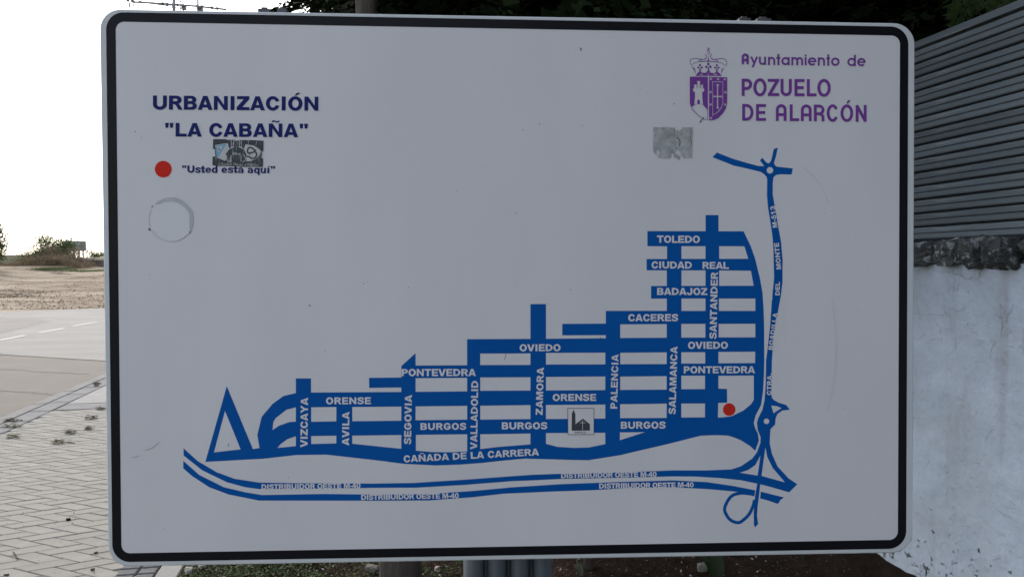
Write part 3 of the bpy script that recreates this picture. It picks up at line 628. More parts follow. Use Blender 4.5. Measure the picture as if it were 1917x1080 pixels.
# light italic script for the small football sticker (drawn as pen strokes)
GS = {'L': (60, [[(10, 95), (22, 100), (24, 60), (14, 5), (52, 8)]]), 'i': (26, [[(12, 55), (10, 5)], [(13, 75), (13, 82)]]), 'b': (44, [[(14, 98), (10, 5), (34, 12), (34, 40), (12, 45)]]),
 'e': (42, [[(8, 30), (36, 34), (28, 55), (10, 48), (8, 18), (20, 3), (36, 10)]]), 'r': (34, [[(10, 55), (8, 4)], [(10, 38), (28, 55)]]), 't': (34, [[(18, 90), (14, 12), (28, 4)], [(4, 58), (30, 58)]]),
 'a': (46, [[(36, 50), (14, 52), (8, 18), (24, 4), (36, 22), (37, 55), (38, 4)]]), 'd': (46, [[(36, 50), (14, 52), (8, 18), (24, 4), (36, 22), (40, 98), (38, 4)]]), ' ': (30, []),
 'P': (52, [[(16, 2), (20, 96), (46, 88), (44, 58), (18, 50)]]), 's': (36, [[(30, 52), (12, 46), (28, 24), (22, 4), (6, 8)]]), 'o': (44, [[(22, 55), (8, 34), (16, 4), (34, 14), (34, 46), (22, 55)]]),
 'A': (62, [[(6, 2), (34, 98), (46, 2)], [(16, 38), (44, 38)]]), 'l': (24, [[(14, 98), (10, 4)]]), 'é': (42, [[(8, 30), (36, 34), (28, 55), (10, 48), (8, 18), (20, 3), (36, 10)], [(22, 68), (32, 84)]]), 'c': (38, [[(34, 48), (16, 54), (8, 24), (18, 4), (32, 10)]]),
 'U': (56, [[(14, 95), (10, 20), (24, 4), (40, 20), (46, 95)]])}
_cache = {}
def glyph(ch):
    if ch not in _cache: _cache[ch] = fill2d([(s, c) for s, c in GL[ch][1]]) if GL[ch][1] else ([], [])
    return _cache[ch]
def word(text, p0, p1, cap, m, layer=4, parent=None, name='lettering'):
    """text from baseline start p0 to end p1 (photo px), cap height in px; letters keep their form, spacing takes up the rest"""
    nat = sum(GL[c][0] for c in text) - 14
    P0, P1 = Vector(p0), Vector(p1); L_ = (P1 - P0).length; d = (P1 - P0) / L_; up = Vector((d.y, -d.x))
    k = cap / 100.0; want = L_ / k; extra = want - nat
    sx = 1 + .5 * extra / nat if abs(extra) < .35 * nat else 1 + .75 * extra / nat
    track = (want - nat * sx) / max(1, len(text) - 1)
    x = -8 * sx; vs = []; fs = []
    for ch in text:
        v, f = glyph(ch); n0 = len(vs)
        for a, b in v:
            q = P0 + d * ((x + a * sx) * k) + up * (b * k); s_ = S(q.x, q.y); vs.append((s_[0], -layer * .00025, s_[1]))
        for t in f:
            i, j, l = (Vector((vs[n0 + q][0], vs[n0 + q][2])) for q in t)
            t = t if (j - i).cross(l - i) > 0 else t[::-1]; fs.append(tuple(n0 + q for q in t))
        x += GL[ch][0] * sx + track
    return link(name, mesh(name, vs, fs), m, parent or sign)
word('URBANIZACIÓN', (286.5, 205.6), (596.5, 208.0), 26.2, M['navy'])
word('"LA CABAÑA"', (309, 256.0), (577, 257.6), 25.4, M['navy'])
word('"Usted está aquí"', (341, 323.6), (515.5, 324.8), 13.4, M['navy'])
W = M['plate']
for t, a, b, c in [('TOLEDO', (1230.3, 454.6), (1310, 455), 13.6), ('CIUDAD', (1219.7, 502.6), (1295.1, 502.9), 13.3), ('REAL', (1314.9, 503.3), (1363.9, 503.4), 13), ('BADAJOZ', (1229.9, 552), (1323.6, 552.2), 13.2),
                   ('CACERES', (1176, 601.3), (1269, 601.1), 13.4), ('OVIEDO', (1288, 652.7), (1362.4, 652.5), 13.2), ('PONTEVEDRA', (1279.8, 698.5), (1412.6, 698.3), 13.2), ('OVIEDO', (973, 657.3), (1049.3, 657), 13.1),
                   ('PONTEVEDRA', (752, 703.7), (890.3, 703.5), 13.4), ('ORENSE', (610.7, 756.3), (694.5, 756.0), 12.9), ('ORENSE', (1034.8, 750.1), (1116, 749.9), 13.1), ('BURGOS', (787.2, 804), (872.5, 803.7), 12.7),
                   ('BURGOS', (939.4, 803), (1024.2, 802.8), 13.1), ('BURGOS', (1162, 801.9), (1245.5, 801.6), 13.1), ('CAÑADA DE LA CARRERA', (756.2, 864.8), (1008.4, 851.6), 12.9),
                   ('DISTRIBUIDOR OESTE M-40', (489.9, 915.4), (675, 912.9), 9.6), ('DISTRIBUIDOR OESTE M-40', (676.4, 935.0), (859, 931.7), 9.8), ('DISTRIBUIDOR OESTE M-40', (1050.4, 894.4), (1229.1, 891.7), 9.6), ('DISTRIBUIDOR OESTE M-40', (1121.6, 913.7), (1298.5, 911.2), 9.6),
                   ('VIZCAYA', (576.0, 835.8), (576.9, 744.5), 13.6), ('AVILA', (653.6, 832.3), (654.3, 770.9), 13.2), ('SEGOVIA', (769.6, 830.6), (771.3, 739.3), 13.2), ('VALLADOLID', (893.2, 839.8), (895.4, 712.4), 13),
                   ('ZAMORA', (1015.7, 775.8), (1018.2, 688.1), 13), ('PALENCIA', (1155.2, 764.6), (1157.8, 663.5), 12.8), ('SALAMANCA', (1264.4, 774.5), (1268.2, 648.8), 13), ('SANTANDER', (1341.0, 633.7), (1343.8, 509.8), 13.2),
                   ('M-513', (1455, 425.6), (1449.8, 385.8), 8.5), ('MONTE', (1462.2, 503.7), (1457.6, 454.4), 8.8), ('DEL', (1459.5, 552.6), (1459.6, 527.7), 8.4), ('BOADILLA', (1446.3, 655.1), (1455.4, 586.5), 8.4), ('CTRA.', (1443.4, 738.9), (1444.2, 698.5), 8.2)]:
    word(t, a, b, c, W)

# red dots
film('red_dot', [(1, ell(305.9, 317.1, 15.8, 15.6, 36))], 3, M['red'])
film('red_dot', [(1, ell(1364.9, 766, 11.7, 11.8, 32))], 3, M['red'])

# chapel pictogram
cp = lambda x, y: (1050 + x / 13.5, 750 + y / 13.5)
chap = film('chapel_symbol', [(1, [cp(*q) for q in ((165, 182), (836, 180), (836, 850), (172, 855))])], 5, M['ink'])
film('panel', [(1, [cp(*q) for q in ((179, 196), (824, 194), (824, 838), (186, 842))])], 6, M['plate'], parent=chap)
film('chapel', [(1, [cp(*q) for q in ((270, 750), (272, 325), (318, 215), (362, 325), (365, 585), (552, 442), (728, 582), (730, 745))]), (-1, [cp(*q) for q in ((539, 485), (553, 485), (553, 732), (539, 732))]), (-1, [cp(*q) for q in ((482, 540), (615, 540), (615, 554), (482, 554))])], 7, M['ink'], parent=chap)
word('CAPILLA', cp(345, 815), cp(628, 812), 3.0, M['ink'], 7, chap)

# municipal lettering: single weight strokes, letters placed one by one
def pen(name, strokes, layer, m, parent=None, split=False):
    if split:
        for s, w in strokes: o = film(name, [(1, rib(s, w))], layer, m, parent=parent)
        return o
    return film(name, [(1, rib(s, w)) if w > 0 else (1, s) for s, w in strokes], layer, m, parent=parent)
def LG(ch, x0, x1, y0, y1, t):
    """rounded condensed capital in a box, photo px"""
    h = t / 2; W_ = x1 - x0; H_ = y1 - y0; cx = (x0 + x1) / 2; cy = (y0 + y1) / 2
    l, r, a, b = x0 + h, x1 - h, y0 + h, y1 - h
    def arc(cx_, cy_, rx, ry, d0, d1, n=14): return [(cx_ + rx * math.cos(math.radians(d0 + (d1 - d0) * k / n)), cy_ - ry * math.sin(math.radians(d0 + (d1 - d0) * k / n))) for k in range(n + 1)]
    rr = r - cx
    if ch == 'O': return [(arc(cx, cy, rr, (b - a) / 2, 0, 359.5, 30), t)]
    if ch == 'C': return [(arc(cx, cy, rr, (b - a) / 2, 32, 328, 24), t)]
    if ch == 'U': return [([(l, y0)] + arc(cx, b - rr, rr, rr, 180, 360) + [(r, y0)], t)]
    if ch == 'L': return [([(l, y0), (l, y1)], t), ([(x0, b), (x1, b)], t)]
    if ch == 'E': return [([(l, y0), (l, y1)], t), ([(x0, a), (x1, a)], t), ([(x0, cy), (x1 - t * .3, cy)], t), ([(x0, b), (x1, b)], t)]
    if ch == 'Z': return [([(x0, a), (x1, a)], t), ([(x0, b), (x1, b)], t), ([(r, a), (l, b)], t * 1.05)]
    if ch == 'N': return [([(l, y0), (l, y1)], t), ([(r, y0), (r, y1)], t), ([(l, y0 + h * .6), (r, y1 - h * .6)], t)]
    if ch == 'P': q = (y0 + (y1 - y0) * .57); ry = (q - a) / 2; return [([(l, y0), (l, y1)], t), ([(x0, a)] + [(r - ry, a)] + arc(r - ry, a + ry, ry, ry, 90, -90) + [(x0, q)], t)]
    if ch == 'R': q = (y0 + (y1 - y0) * .55); ry = (q - a) / 2; return [([(l, y0), (l, y1)], t), ([(x0, a)] + [(r - ry, a)] + arc(r - ry, a + ry, ry, ry, 90, -90) + [(x0, q)], t), ([(r - t * .9, q), (r, q + t * .9), (r + .2, y1)], t)]
    if ch == 'D': ry = (b - a) / 2; rx = rr * 1.35; return [([(l, y0), (l, y1)], t), ([(x0, a)] + arc(r - rx, cy, rx, ry, 90, -90) + [(x0, b)], t)]
    if ch == 'A': return [([(l, y1)] + [(l, a + rr)] + arc(cx, a + rr, rr, rr, 180, 0) + [(r, y1)], t), ([(l, y0 + H_ * .62), (r, y0 + H_ * .62)], t)]
    # lower case, box is x-height
    if ch == 'y': return [([(l, y0), (cx + .3, y1 - h)], t), ([(r, y0), (x0 + W_ * .28, y1 + H_ * .35)], t)]
    if ch == 'u': return [([(l, y0)] + arc(cx, b - rr, rr, rr, 180, 360) + [(r, y0)], t), ([(r, y0), (r, y1)], t)]
    if ch == 'n': return [([(l, y1)] + arc(cx, a + rr, rr, rr, 180, 0) + [(r, y1)], t), ([(l, y0), (l, y1)], t)]
    if ch == 'm': w4 = (r - l) / 4; return [([(l, y0), (l, y1)], t), ([(l, y1)] + arc(l + w4, a + w4, w4, w4, 180, 0) + [(cx, y1)], t), ([(cx, y1)] + arc(r - w4, a + w4, w4, w4, 180, 0) + [(r, y1)], t)]
    if ch == 't': return [([(cx, y0 - H_ * .38), (cx, y1)], t), ([(x0, y0 + h), (x1, y0 + h)], t)]
    if ch == 'i': return [([(cx, y0), (cx, y1)], t), ([(cx, y0 - H_ * .32), (cx, y0 - H_ * .1)], t)]
    if ch == 'o': return [(arc(cx, cy, rr, (b - a) / 2, 0, 359.5, 24), t)]
    if ch == 'a': return [(arc(cx, cy, rr, (b - a) / 2, 0, 359.5, 24), t), ([(r, y0), (r, y1)], t)]
    if ch == 'd': return [(arc(cx, cy, rr, (b - a) / 2, 0, 359.5, 24), t), ([(r, y0 - H_ * .36), (r, y1)], t)]
    if ch == 'e': return [(arc(cx, cy, rr, (b - a) / 2, 0, 318, 22), t), ([(l, cy), (x1 - .1, cy)], t * .8)]
z7 = lambda v, o: o + v / 7.668
st = []
for ch, a, b, dyy in (('P', 62, 213, 0), ('O', 230, 420, 1), ('Z', 438, 600, 3), ('U', 620, 782, 4), ('E', 820, 965, 6), ('L', 997, 1137, 7), ('O', 1148, 1340, 9)):
    e = 6 if ch == 'O' else 0; st += LG(ch, z7(a, 1380), z7(b, 1380), z7(61 + dyy - e, 140), z7(308 + dyy + e, 140), 5.6)
pen('lettering', st, 4, M['purple'])
st = []
for ch, a, b, dyy in (('D', 70, 232, 0), ('E', 268, 412, 2), ('A', 553, 706, 4), ('L', 752, 887, 6), ('A', 912, 1066, 7), ('R', 1098, 1250, 9), ('C', 1282, 1452, 10), ('O', 1480, 1662, 12), ('N', 1698, 1855, 15)):
    e = 6 if ch in 'OC' else 0; st += LG(ch, z7(a, 1380), z7(b, 1380), z7(424 + dyy - e, 140), z7(664 + dyy + e, 140), 5.4)
st.append(([(z7(1565, 1380), z7(418, 140)), (z7(1585, 1380), z7(372, 140)), (z7(1625, 1380), z7(366, 140)), (z7(1590, 1380), z7(418, 140))], 0))
pen('lettering', st, 4, M['purple'])
st = []
for ch, a, b, ya, yb in (('A', 62, 165, 84, 238), ('y', 185, 298, 130, 243), ('u', 310, 412, 131, 248), ('n', 440, 543, 133, 250), ('t', 560, 618, 135, 251), ('a', 632, 750, 136, 252), ('m', 775, 943, 137, 254), ('i', 968, 992, 139, 255),
                         ('e', 1012, 1135, 140, 258), ('n', 1155, 1257, 140, 259), ('t', 1278, 1330, 142, 260), ('o', 1345, 1467, 143, 262), ('d', 1578, 1700, 146, 266), ('e', 1720, 1840, 148, 268)):
    st += LG(ch, z7(a, 1380), z7(b, 1380), z7(ya, 90), z7(yb, 90), 3.5 if ch != 'A' else 4.4)
pen('lettering', st, 4, M['purple'])

# municipal crest
cz = lambda x, y: (1280 + x / 6.97, 80 + y / 6.97)
CZ = lambda L_: [cz(*q) for q in L_]
crest = film('crest', [(1, CZ([(77, 448), (312, 450), (312, 1014), (250, 1000), (180, 950), (110, 880), (77, 800)])),
    (-1, CZ([(100, 846), (140, 815), (190, 803), (250, 815), (306, 880), (306, 1008), (252, 992), (185, 944), (118, 874)])),
    (-1, CZ([(133, 810), (145, 700), (142, 645), (118, 642), (118, 600), (133, 598), (133, 545), (143, 555), (152, 545), (168, 552), (168, 598), (176, 598), (176, 528), (166, 500), (182, 508), (192, 500), (204, 508), (218, 500), (210, 528), (210, 598), (218, 598), (218, 552), (230, 555), (240, 545), (250, 552), (250, 598), (266, 600), (264, 642), (240, 645), (240, 700), (250, 812), (190, 802)])),
    (1, CZ([(175, 803), (175, 760), (192, 742), (209, 760), (209, 805)])),
    (1, CZ([(328, 452), (565, 455), (564, 800), (545, 868), (505, 930), (450, 985), (390, 1014), (328, 1018)])),
    (-1, CZ([(370, 508), (512, 510), (512, 790), (495, 850), (450, 910), (372, 958)])),
    (1, CZ([(378, 518), (504, 520), (504, 788), (486, 845), (444, 900), (380, 945)])),
    (-1, CZ([(431, 560), (447, 560), (447, 850), (431, 850)])), (-1, CZ([(385, 698), (495, 698), (495, 714), (385, 714)])),
    (-1, CZ([(415, 560), (440, 540), (466, 562), (440, 572)])), (-1, CZ([(418, 850), (440, 838), (462, 850), (440, 872)])), (-1, CZ([(385, 688), (410, 706), (385, 724)])), (-1, CZ([(498, 688), (470, 706), (498, 724)]))]
    + [(-1, CZ([(x - 18, y - 12), (x - 10, y - 18), (x, y - 6), (x + 12, y - 18), (x + 19, y - 11), (x + 8, y), (x + 19, y + 11), (x + 12, y + 18), (x, y + 7), (x - 10, y + 18), (x - 18, y + 12), (x - 8, y)])) for x, y in ((353, 476), (445, 478), (533, 481), (347, 648), (540, 650), (347, 810), (537, 811), (352, 987))], 4, M['purple'])
cl = lambda pts, w, n=5: (1, rib([cz(*q) for q in cr_path(pts, n)], w / 6.97))
crown = [(1, CZ([(148, 436), (152, 425), (172, 420), (172, 402), (190, 396), (470, 402), (478, 420), (490, 425), (490, 438)])), (-1, CZ([(205, 412), (252, 412), (252, 424), (205, 424)])), (-1, CZ([(292, 414), (344, 414), (318, 425)])), (-1, CZ([(385, 412), (435, 412), (435, 424), (385, 424)]))]
for cx_, cy_, k in ((211, 322, .85), (319, 312, 1), (430, 324, .85)):
    crown += [(1, [cz(*q) for q in ell(cx_, cy_ - 28 * k, 17 * k, 17 * k, 12)]), (1, [cz(*q) for q in ell(cx_ - 26 * k, cy_ + 8 * k, 17 * k, 16 * k, 12)]), (1, [cz(*q) for q in ell(cx_ + 26 * k, cy_ + 8 * k, 17 * k, 16 * k, 12)]), (-1, [cz(*q) for q in ell(cx_, cy_ + 8, 7, 7, 10)]),
              (1, CZ([(cx_ - 7, cy_ + 16), (cx_ + 7, cy_ + 16), (cx_ + 10, cy_ + 60), (cx_ + 34, cy_ + 84), (cx_ - 34, cy_ + 84), (cx_ - 10, cy_ + 60)]))]
crown += [cl([(150, 400), (140, 370), (108, 318), (135, 345), (150, 350)], 9), cl([(488, 400), (498, 370), (528, 325), (505, 350), (488, 355)], 9), cl([(100, 305), (82, 265), (90, 228), (130, 210), (190, 215), (255, 222), (285, 205), (296, 175), (270, 160)], 7),
          cl([(545, 310), (560, 270), (545, 230), (505, 212), (440, 218), (385, 222), (355, 205), (345, 175), (365, 160)], 7), cl([(112, 290), (150, 265), (192, 252), (210, 232), (290, 215)], 6), cl([(535, 300), (495, 272), (450, 258), (430, 236), (355, 218)], 6),
          cl([(190, 252), (318, 246), (448, 258)], 9), (1, CZ([(318, 175), (330, 255), (306, 255)])), (1, CZ([(300, 142), (340, 142), (318, 156)])), cl([(318, 65), (318, 112)], 8), cl([(300, 90), (340, 90)], 8), cl([(300, 128), (318, 112), (338, 128)], 7)]
film('crown', crown, 4, M['purple'], parent=crest)
film('scuff', [(1, CZ([(203, 1035), (225, 1010), (245, 980), (262, 975), (258, 1000), (235, 1012), (222, 1040), (208, 1050)]))], 6, M['grime'])
film('scuff', [(1, [(1425.5, 154.5), (1428, 152.8), (1431.5, 152.6), (1430, 154.6), (1427, 155.6)])], 6, M['grime'])

# football sticker
kz = lambda x, y: (380 + x / 13.5, 250 + y / 13.5)
KZ = lambda L_: [kz(*q) for q in L_]
stk = film('sticker', [(1, KZ([(262, 150), (580, 150), (600, 165), (1290, 175), (1530, 190), (1525, 455), (1490, 450), (1480, 630), (1520, 640), (1512, 850), (1100, 845), (380, 822), (245, 808), (245, 592), (320, 585), (310, 400), (255, 400)]))], 6, M['stick_dark'])
tag(stk, label='small dark rectangular sticker with two shields and script under the title')
film('shield', [(1, KZ([(312, 305), (560, 258), (635, 255), (675, 400), (585, 500), (600, 640), (560, 700), (360, 615)]))], 7, M['stick_white'], parent=stk)
film('shield', [(1, KZ([(1080, 282), (1280, 310), (1400, 380), (1480, 455), (1430, 560), (1340, 650), (1220, 705), (1110, 715), (1100, 520), (1040, 410)])), ], 7, M['stick_white'], parent=stk)
film('shield_blue', [(1, KZ([(318, 320), (600, 262), (385, 608), (350, 560)])), (-1, KZ([(365, 345), (520, 312), (425, 480), (375, 440)]))], 8, M['stick_blue'], parent=stk)
st = [([kz(*q) for q in cr_path([(1350, 420), (1310, 430), (1250, 375), (1170, 365), (1135, 430), (1150, 500), (1250, 490), (1320, 470), (1360, 530), (1330, 620), (1240, 635), (1180, 600), (1110, 580)], 4)], 3.0),
      ([kz(*q) for q in ((405, 370), (430, 440))], 1.5), ([kz(*q) for q in ((1140, 520), (1200, 500), (1190, 560))], 1.6)]
pen('shield_letter', st, 8, M['ink'], parent=stk, split=True)
st = [([kz(*q) for q in cr_path(P_, 4)], w) for P_, w in (([(770, 290), (790, 200), (860, 178), (930, 195), (945, 260)], 1.4), ([(700, 380), (760, 340), (790, 250)], 1.2), ([(1000, 370), (940, 340), (925, 250)], 1.2),
      ([(600, 500), (650, 420), (700, 385), (800, 350)], 1.2), ([(1100, 480), (1060, 420), (1000, 385), (900, 340)], 1.2), ([(600, 560), (620, 690), (700, 710), (715, 560)], 1.2), ([(1000, 720), (1060, 700), (1090, 640), (1020, 530)], 1.2),
      ([(725, 170), (722, 370)], 1.0), ([(985, 180), (980, 370)], 1.0), ([(720, 560), (715, 720)], 1.0), ([(975, 560), (965, 720)], 1.0), ([(1155, 190), (1150, 290)], .7), ([(590, 620), (580, 690)], .9))]
def script(text, p0, p1, cap, w, slant=.3):
    nat = sum(GS[c][0] for c in text); P0, P1 = Vector(p0), Vector(p1); k = (P1 - P0).length / nat; d = (P1 - P0).normalized(); up = Vector((d.y, -d.x)); x = 0; o = []
    for ch in text:
        for s_ in GS[ch][1]: o.append(([tuple(P0 + d * ((x + a + b * slant) * k) + up * (b / 100 * cap)) for a, b in s_], w))
        x += GS[ch][0]
    return o
st += script('Ultras', kz(730, 550), kz(950, 552), 5.4, .8) + script('Libertad Presos Atléticos', kz(375, 812), kz(1395, 832), 5.6, .65)
pen('lettering', st, 8, M['stick_white'], parent=stk)

# torn glue patch, ghost of a round sticker, scuffs and specks
gz = lambda x, y: (1210 + x / 13.5, 230 + y / 13.5)
GZ = lambda L_: [gz(*q) for q in L_]
def jag(pts, amp, n=6, seed=1):
    r = random.Random(seed); o = []
    for i in range(len(pts)):
        a = Vector(pts[i]); b = Vector(pts[(i + 1) % len(pts)])
        for k in range(n): q = a.lerp(b, k / n); o.append((q.x + (r.gauss(0, amp) if k else 0), q.y + (r.gauss(0, amp) if k else 0)))
    return o
gl = film('glue_patch', [(1, jag(GZ([(172, 112), (640, 118), (720, 150), (870, 180), (920, 120), (1165, 115), (1155, 890), (930, 900), (860, 820), (820, 900), (700, 895), (640, 760), (600, 900), (330, 895), (240, 800), (170, 740)]), .45, 5, 3)),
    (-1, jag(GZ([(650, 750), (690, 780), (700, 900), (650, 900)]), .2, 3, 4)), (-1, jag(GZ([(240, 720), (300, 690), (330, 760), (290, 860)]), .2, 3, 5)), (-1, jag(GZ([(860, 830), (905, 810), (920, 905), (850, 905)]), .2, 3, 5)), (-1, jag(GZ([(720, 160), (820, 130), (870, 170), (820, 230)]), .3, 3, 6))], 5, M['glue'])
tag(gl, label='square grey remains of glue where a sticker was torn off')
gm = []
for P_, w in (([(545, 400), (545, 345), (600, 305), (680, 305), (745, 325)], 10), ([(755, 380), (800, 400), (835, 450), (845, 520), (825, 600)], 30), ([(730, 655), (800, 640)], 24), ([(1110, 160), (1130, 230), (1110, 360), (1100, 440), (1140, 500), (1130, 600)], 13), ([(215, 370), (240, 300), (245, 270)], 12),
              ([(400, 130), (415, 165)], 20), ([(450, 140), (500, 155)], 10), ([(580, 150), (600, 180), (650, 130)], 10), ([(700, 130), (710, 240)], 13), ([(760, 190), (800, 195), (800, 215)], 9), ([(810, 935), (835, 890)], 20), ([(650, 680), (640, 730), (690, 800), (700, 860)], 7), ([(530, 610), (580, 660)], 14),
              ([(990, 230), (1020, 200)], 12), ([(270, 640), (350, 670), (350, 740)], 8), ([(900, 650), (930, 625)], 10), ([(580, 480), (620, 515)], 9), ([(880, 260), (900, 330)], 8)):
    gm.append(([gz(*q) for q in cr_path(P_, 3)], w / 13.5))
tag(pen('torn_edge', gm, 6, M['grime'], parent=gl), kind='stuff')
rz_ = lambda x, y: (265 + x / 10.8, 360 + y / 10.8)
film('sticker_ghost', [(1, [rz_(*q) for q in ell(605, 560, 445, 440, 40)])], 3, M['ghost'])
film('glue_arc', [(1, [rz_(*q) for q in [(280, 240), (330, 190), (420, 140), (520, 110), (620, 103), (700, 110), (790, 145), (870, 195), (940, 265), (1010, 350), (1045, 450), (1052, 560), (1045, 660), (1010, 780), (975, 800), (972, 620), (972, 450), (930, 370), (880, 310), (800, 250), (700, 205), (600, 188), (470, 195), (380, 225)]])], 4, M['faint'])
gm = []
for P_, w in (([(205, 280), (230, 295)], 34), ([(290, 245), (380, 228), (460, 190), (600, 186), (700, 203), (800, 250), (900, 330), (975, 430)], 8), ([(200, 350), (170, 450), (155, 560), (165, 640), (190, 690)], 13), ([(150, 735), (185, 770)], 40), ([(225, 785), (280, 855), (380, 930), (500, 980), (620, 995), (730, 980), (850, 920), (930, 860)], 10),
              ([(985, 790), (975, 830)], 38), ([(1045, 600), (1035, 650)], 10), ([(1000, 350), (1020, 385)], 14), ([(840, 190), (860, 195)], 16), ([(290, 810), (295, 830)], 18), ([(392, 538), (402, 542)], 14)):
    gm.append(([rz_(*q) for q in cr_path(P_, 4)], w / 10.8))
tag(pen('sticker_outline', gm, 5, M['faint']), kind='stuff')
gm = [([rz_(*q) for q in ((150, 735), (185, 770))], 3.4), ([rz_(*q) for q in ((210, 285), (232, 295))], 2.2), ([rz_(*q) for q in ((985, 795), (978, 822))], 2.2)]
pen('grime_fleck', gm, 6, M['grime'], split=True)
r5 = random.Random(5); ops = []
for (x, y, s_) in [(1087, 93, 1.6), (1010, 233, 1.1), (979, 244, .9), (1198, 166, .9), (1090, 236, .9), (966, 399, .9), (681, 531, .9), (765, 538, .9), (580, 572, 1.5), (855, 358, .8), (1068, 542, .9), (428, 832, 1), (1262, 195, 1.1), (540, 893, .8), (254, 247, 1.1), (266, 258, .9), (609, 657, .8), (1303, 213, .8), (1124, 633, 1.3)] + [(r5.uniform(240, 1660), r5.uniform(90, 1000), r5.uniform(.35, .7)) for _ in range(55)]:
    ops.append((1, ell(x, y, s_, s_ * r5.uniform(.7, 1.3), 7)))
o = film('specks', ops, 7, M['grime']); tag(o, kind='stuff')
pen('scratch', [([(947, 661), (945.5, 668), (944.3, 673.5)], .8), ([(272, 842), (284, 839), (292, 833), (299, 827)], .7), ([(248, 856), (262, 852)], .6), ([(429, 829), (427.6, 834.5)], .9), ([(1086.5, 90), (1087.5, 96)], 1.1)], 7, M['grime'], split=True)
M['haze_scuff'] = mat('soft_scuff', (.735, .73, .74), (.785, .78, .785), 30, rough=.5, softness=.2)
pen('rub_mark', [(cr_path([(1558, 560), (1565, 640), (1560, 720), (1548, 770)], 5), 3.5), (cr_path([(1500, 310), (1535, 345), (1550, 380)], 5), 2.5), (cr_path([(1345, 575), (1375, 572), (1405, 580)], 4), 1.1), (cr_path([(1350, 519), (1380, 521), (1404, 527)], 4), 1.0), (cr_path([(1430, 533), (1440, 545), (1446, 560)], 4), 1.0), (cr_path([(1550, 800), (1541, 828)], 4), 1.1), (cr_path([(1462, 560), (1470, 600), (1468, 640)], 4), .9)], 3, M['haze_scuff'], split=True)

# back of the sign: stiffening rails, clamps, the fluted post
def sl(px, py): a = S(px, py); return a
for (x0, x1, yy) in ((481, 503, 18.5), (517, 535, 19.2), (1386, 1408, 36.0), (1420, 1446, 36.6)):
    a0 = S(x0, yy); a1 = S(x1, yy); mb = MB(); z = max(a0[1], a1[1])
    mb.box(a0[0], .006, z - .03, a1[0], .030, z + .0035); w = (a1[0] - a0[0]) * .25
    mb.box(a0[0] + w, .010, z + .0035, a1[0] - w * 1.1, .026, z + .0075)
    mb.build('clamp', M['clamp'], sign)
for yy in (250, 830):
    a0 = S(260, yy); a1 = S(1650, yy); mb = MB(); mb.box(a0[0], .031, a0[1] - .03, a1[0], .058, a0[1] + .03); mb.build('back_rail', M['clamp'], sign)
def fluted_post():
    x0, x1 = S(866, 1046)[0], S(1046, 1046)[0]; w = x1 - x0; n = 4; prof = []
    for k in range(n):
        cw = w / n
        for j in range(9):
            t = j / 8; x = x0 + cw * (k + .03 + .94 * t); y = .062 + .012 - .030 * math.sqrt(max(0, 1 - (2 * t - 1) ** 2)); prof.append((x, y + .02))
    back = [(x1, .19), (x0, .19)]
    loop = prof + back; m_ = len(loop); vs = []; zs = (-.12, -2.12)
    top = S(950, 60)[1]; 
    for z in (top, -2.15): vs += [(x, y, z) for x, y in loop]
    fs = [(i, m_ + i, m_ + (i + 1) % m_, (i + 1) % m_) for i in range(m_)] + [tuple(range(m_))]
    return mesh('post', vs, fs)
link('post', fluted_post(), M['post'], sign)

# ================================================================== WALL, STONES, FENCE
WU = 2.556
wall = tag(empty('boundary_wall'), 'old whitewashed wall with cracked plaster and a course of rough stones on top, right of the sign', 'wall')
def wall_front():
    n_s, n_z = 420, 50; vs = []; s0, s1 = -12, 15  # stretch behind the viewer added unseen to darken the sign's right side
    for j in range(n_z + 1):
        z = -.25 + (1.60 + .25) * j / n_z
        for i in range(n_s + 1):
            t = i / n_s; s = s0 + (s1 - s0) * t
            d = .030 * noise.noise(Vector((s * 1.1, z * 1.3, 0))) + .010 * noise.noise(Vector((s * 5, z * 5, 7))) + .004 * noise.noise(Vector((s * 14, z * 14, 2)))
            vs.append(tuple(street(WU - d, s, z + (.012 * noise.noise(Vector((s * 6, 0, 1))) if j == n_z else 0))))
    k = n_s + 1; fs = [(j * k + i, (j + 1) * k + i, (j + 1) * k + i + 1, j * k + i + 1) for j in range(n_z) for i in range(n_s)]
    return mesh('plaster', vs, fs, True)
link('plaster', wall_front(), M['plaster'], wall)
def wall_pt(px, py, off=.0022):
    r = ray(px, py); t = (WU - EYE.dot(SN)) / r.dot(SN); p = EYE + r * t; s, z = s_of(p), p.z
    d = .030 * noise.noise(Vector((s * 1.1, z * 1.3, 0))) + .010 * noise.noise(Vector((s * 5, z * 5, 7))) + .004 * noise.noise(Vector((s * 14, z * 14, 2)))
    return s, z, d + off
def wall_crack(pts, w, seed=0):
    r = random.Random(seed); path = []
    for i in range(len(pts) - 1):
        for k in range(5): path.append(Vector(pts[i]).lerp(Vector(pts[i + 1]), k / 5) + Vector((r.gauss(0, .7), r.gauss(0, .7))))
    path.append(Vector(pts[-1])); V = []; n = len(path)
    for sg in (1, -1):
        for i, q in enumerate(path):
            d = (path[min(i + 1, n - 1)] - path[max(i - 1, 0)]).normalized(); q2 = q + Vector((-d.y, d.x)) * sg * w * .36 * r.uniform(.25, 1.5); s, z, dd = wall_pt(q2.x, q2.y); V.append(tuple(street(WU - dd, s, z)))
    link('crack', mesh('crack', V, [(i, i + 1, n + i + 1, n + i) for i in range(n - 1)]), M['wall_crack'], wall)
M['wall_crack'] = mat('wall_crack', (.26, .28, .32), (.40, .43, .48), 40, rough=1)
wz = lambda L_: [(1660 + x / 4.156, 430 + y / 4.156) for x, y in L_]
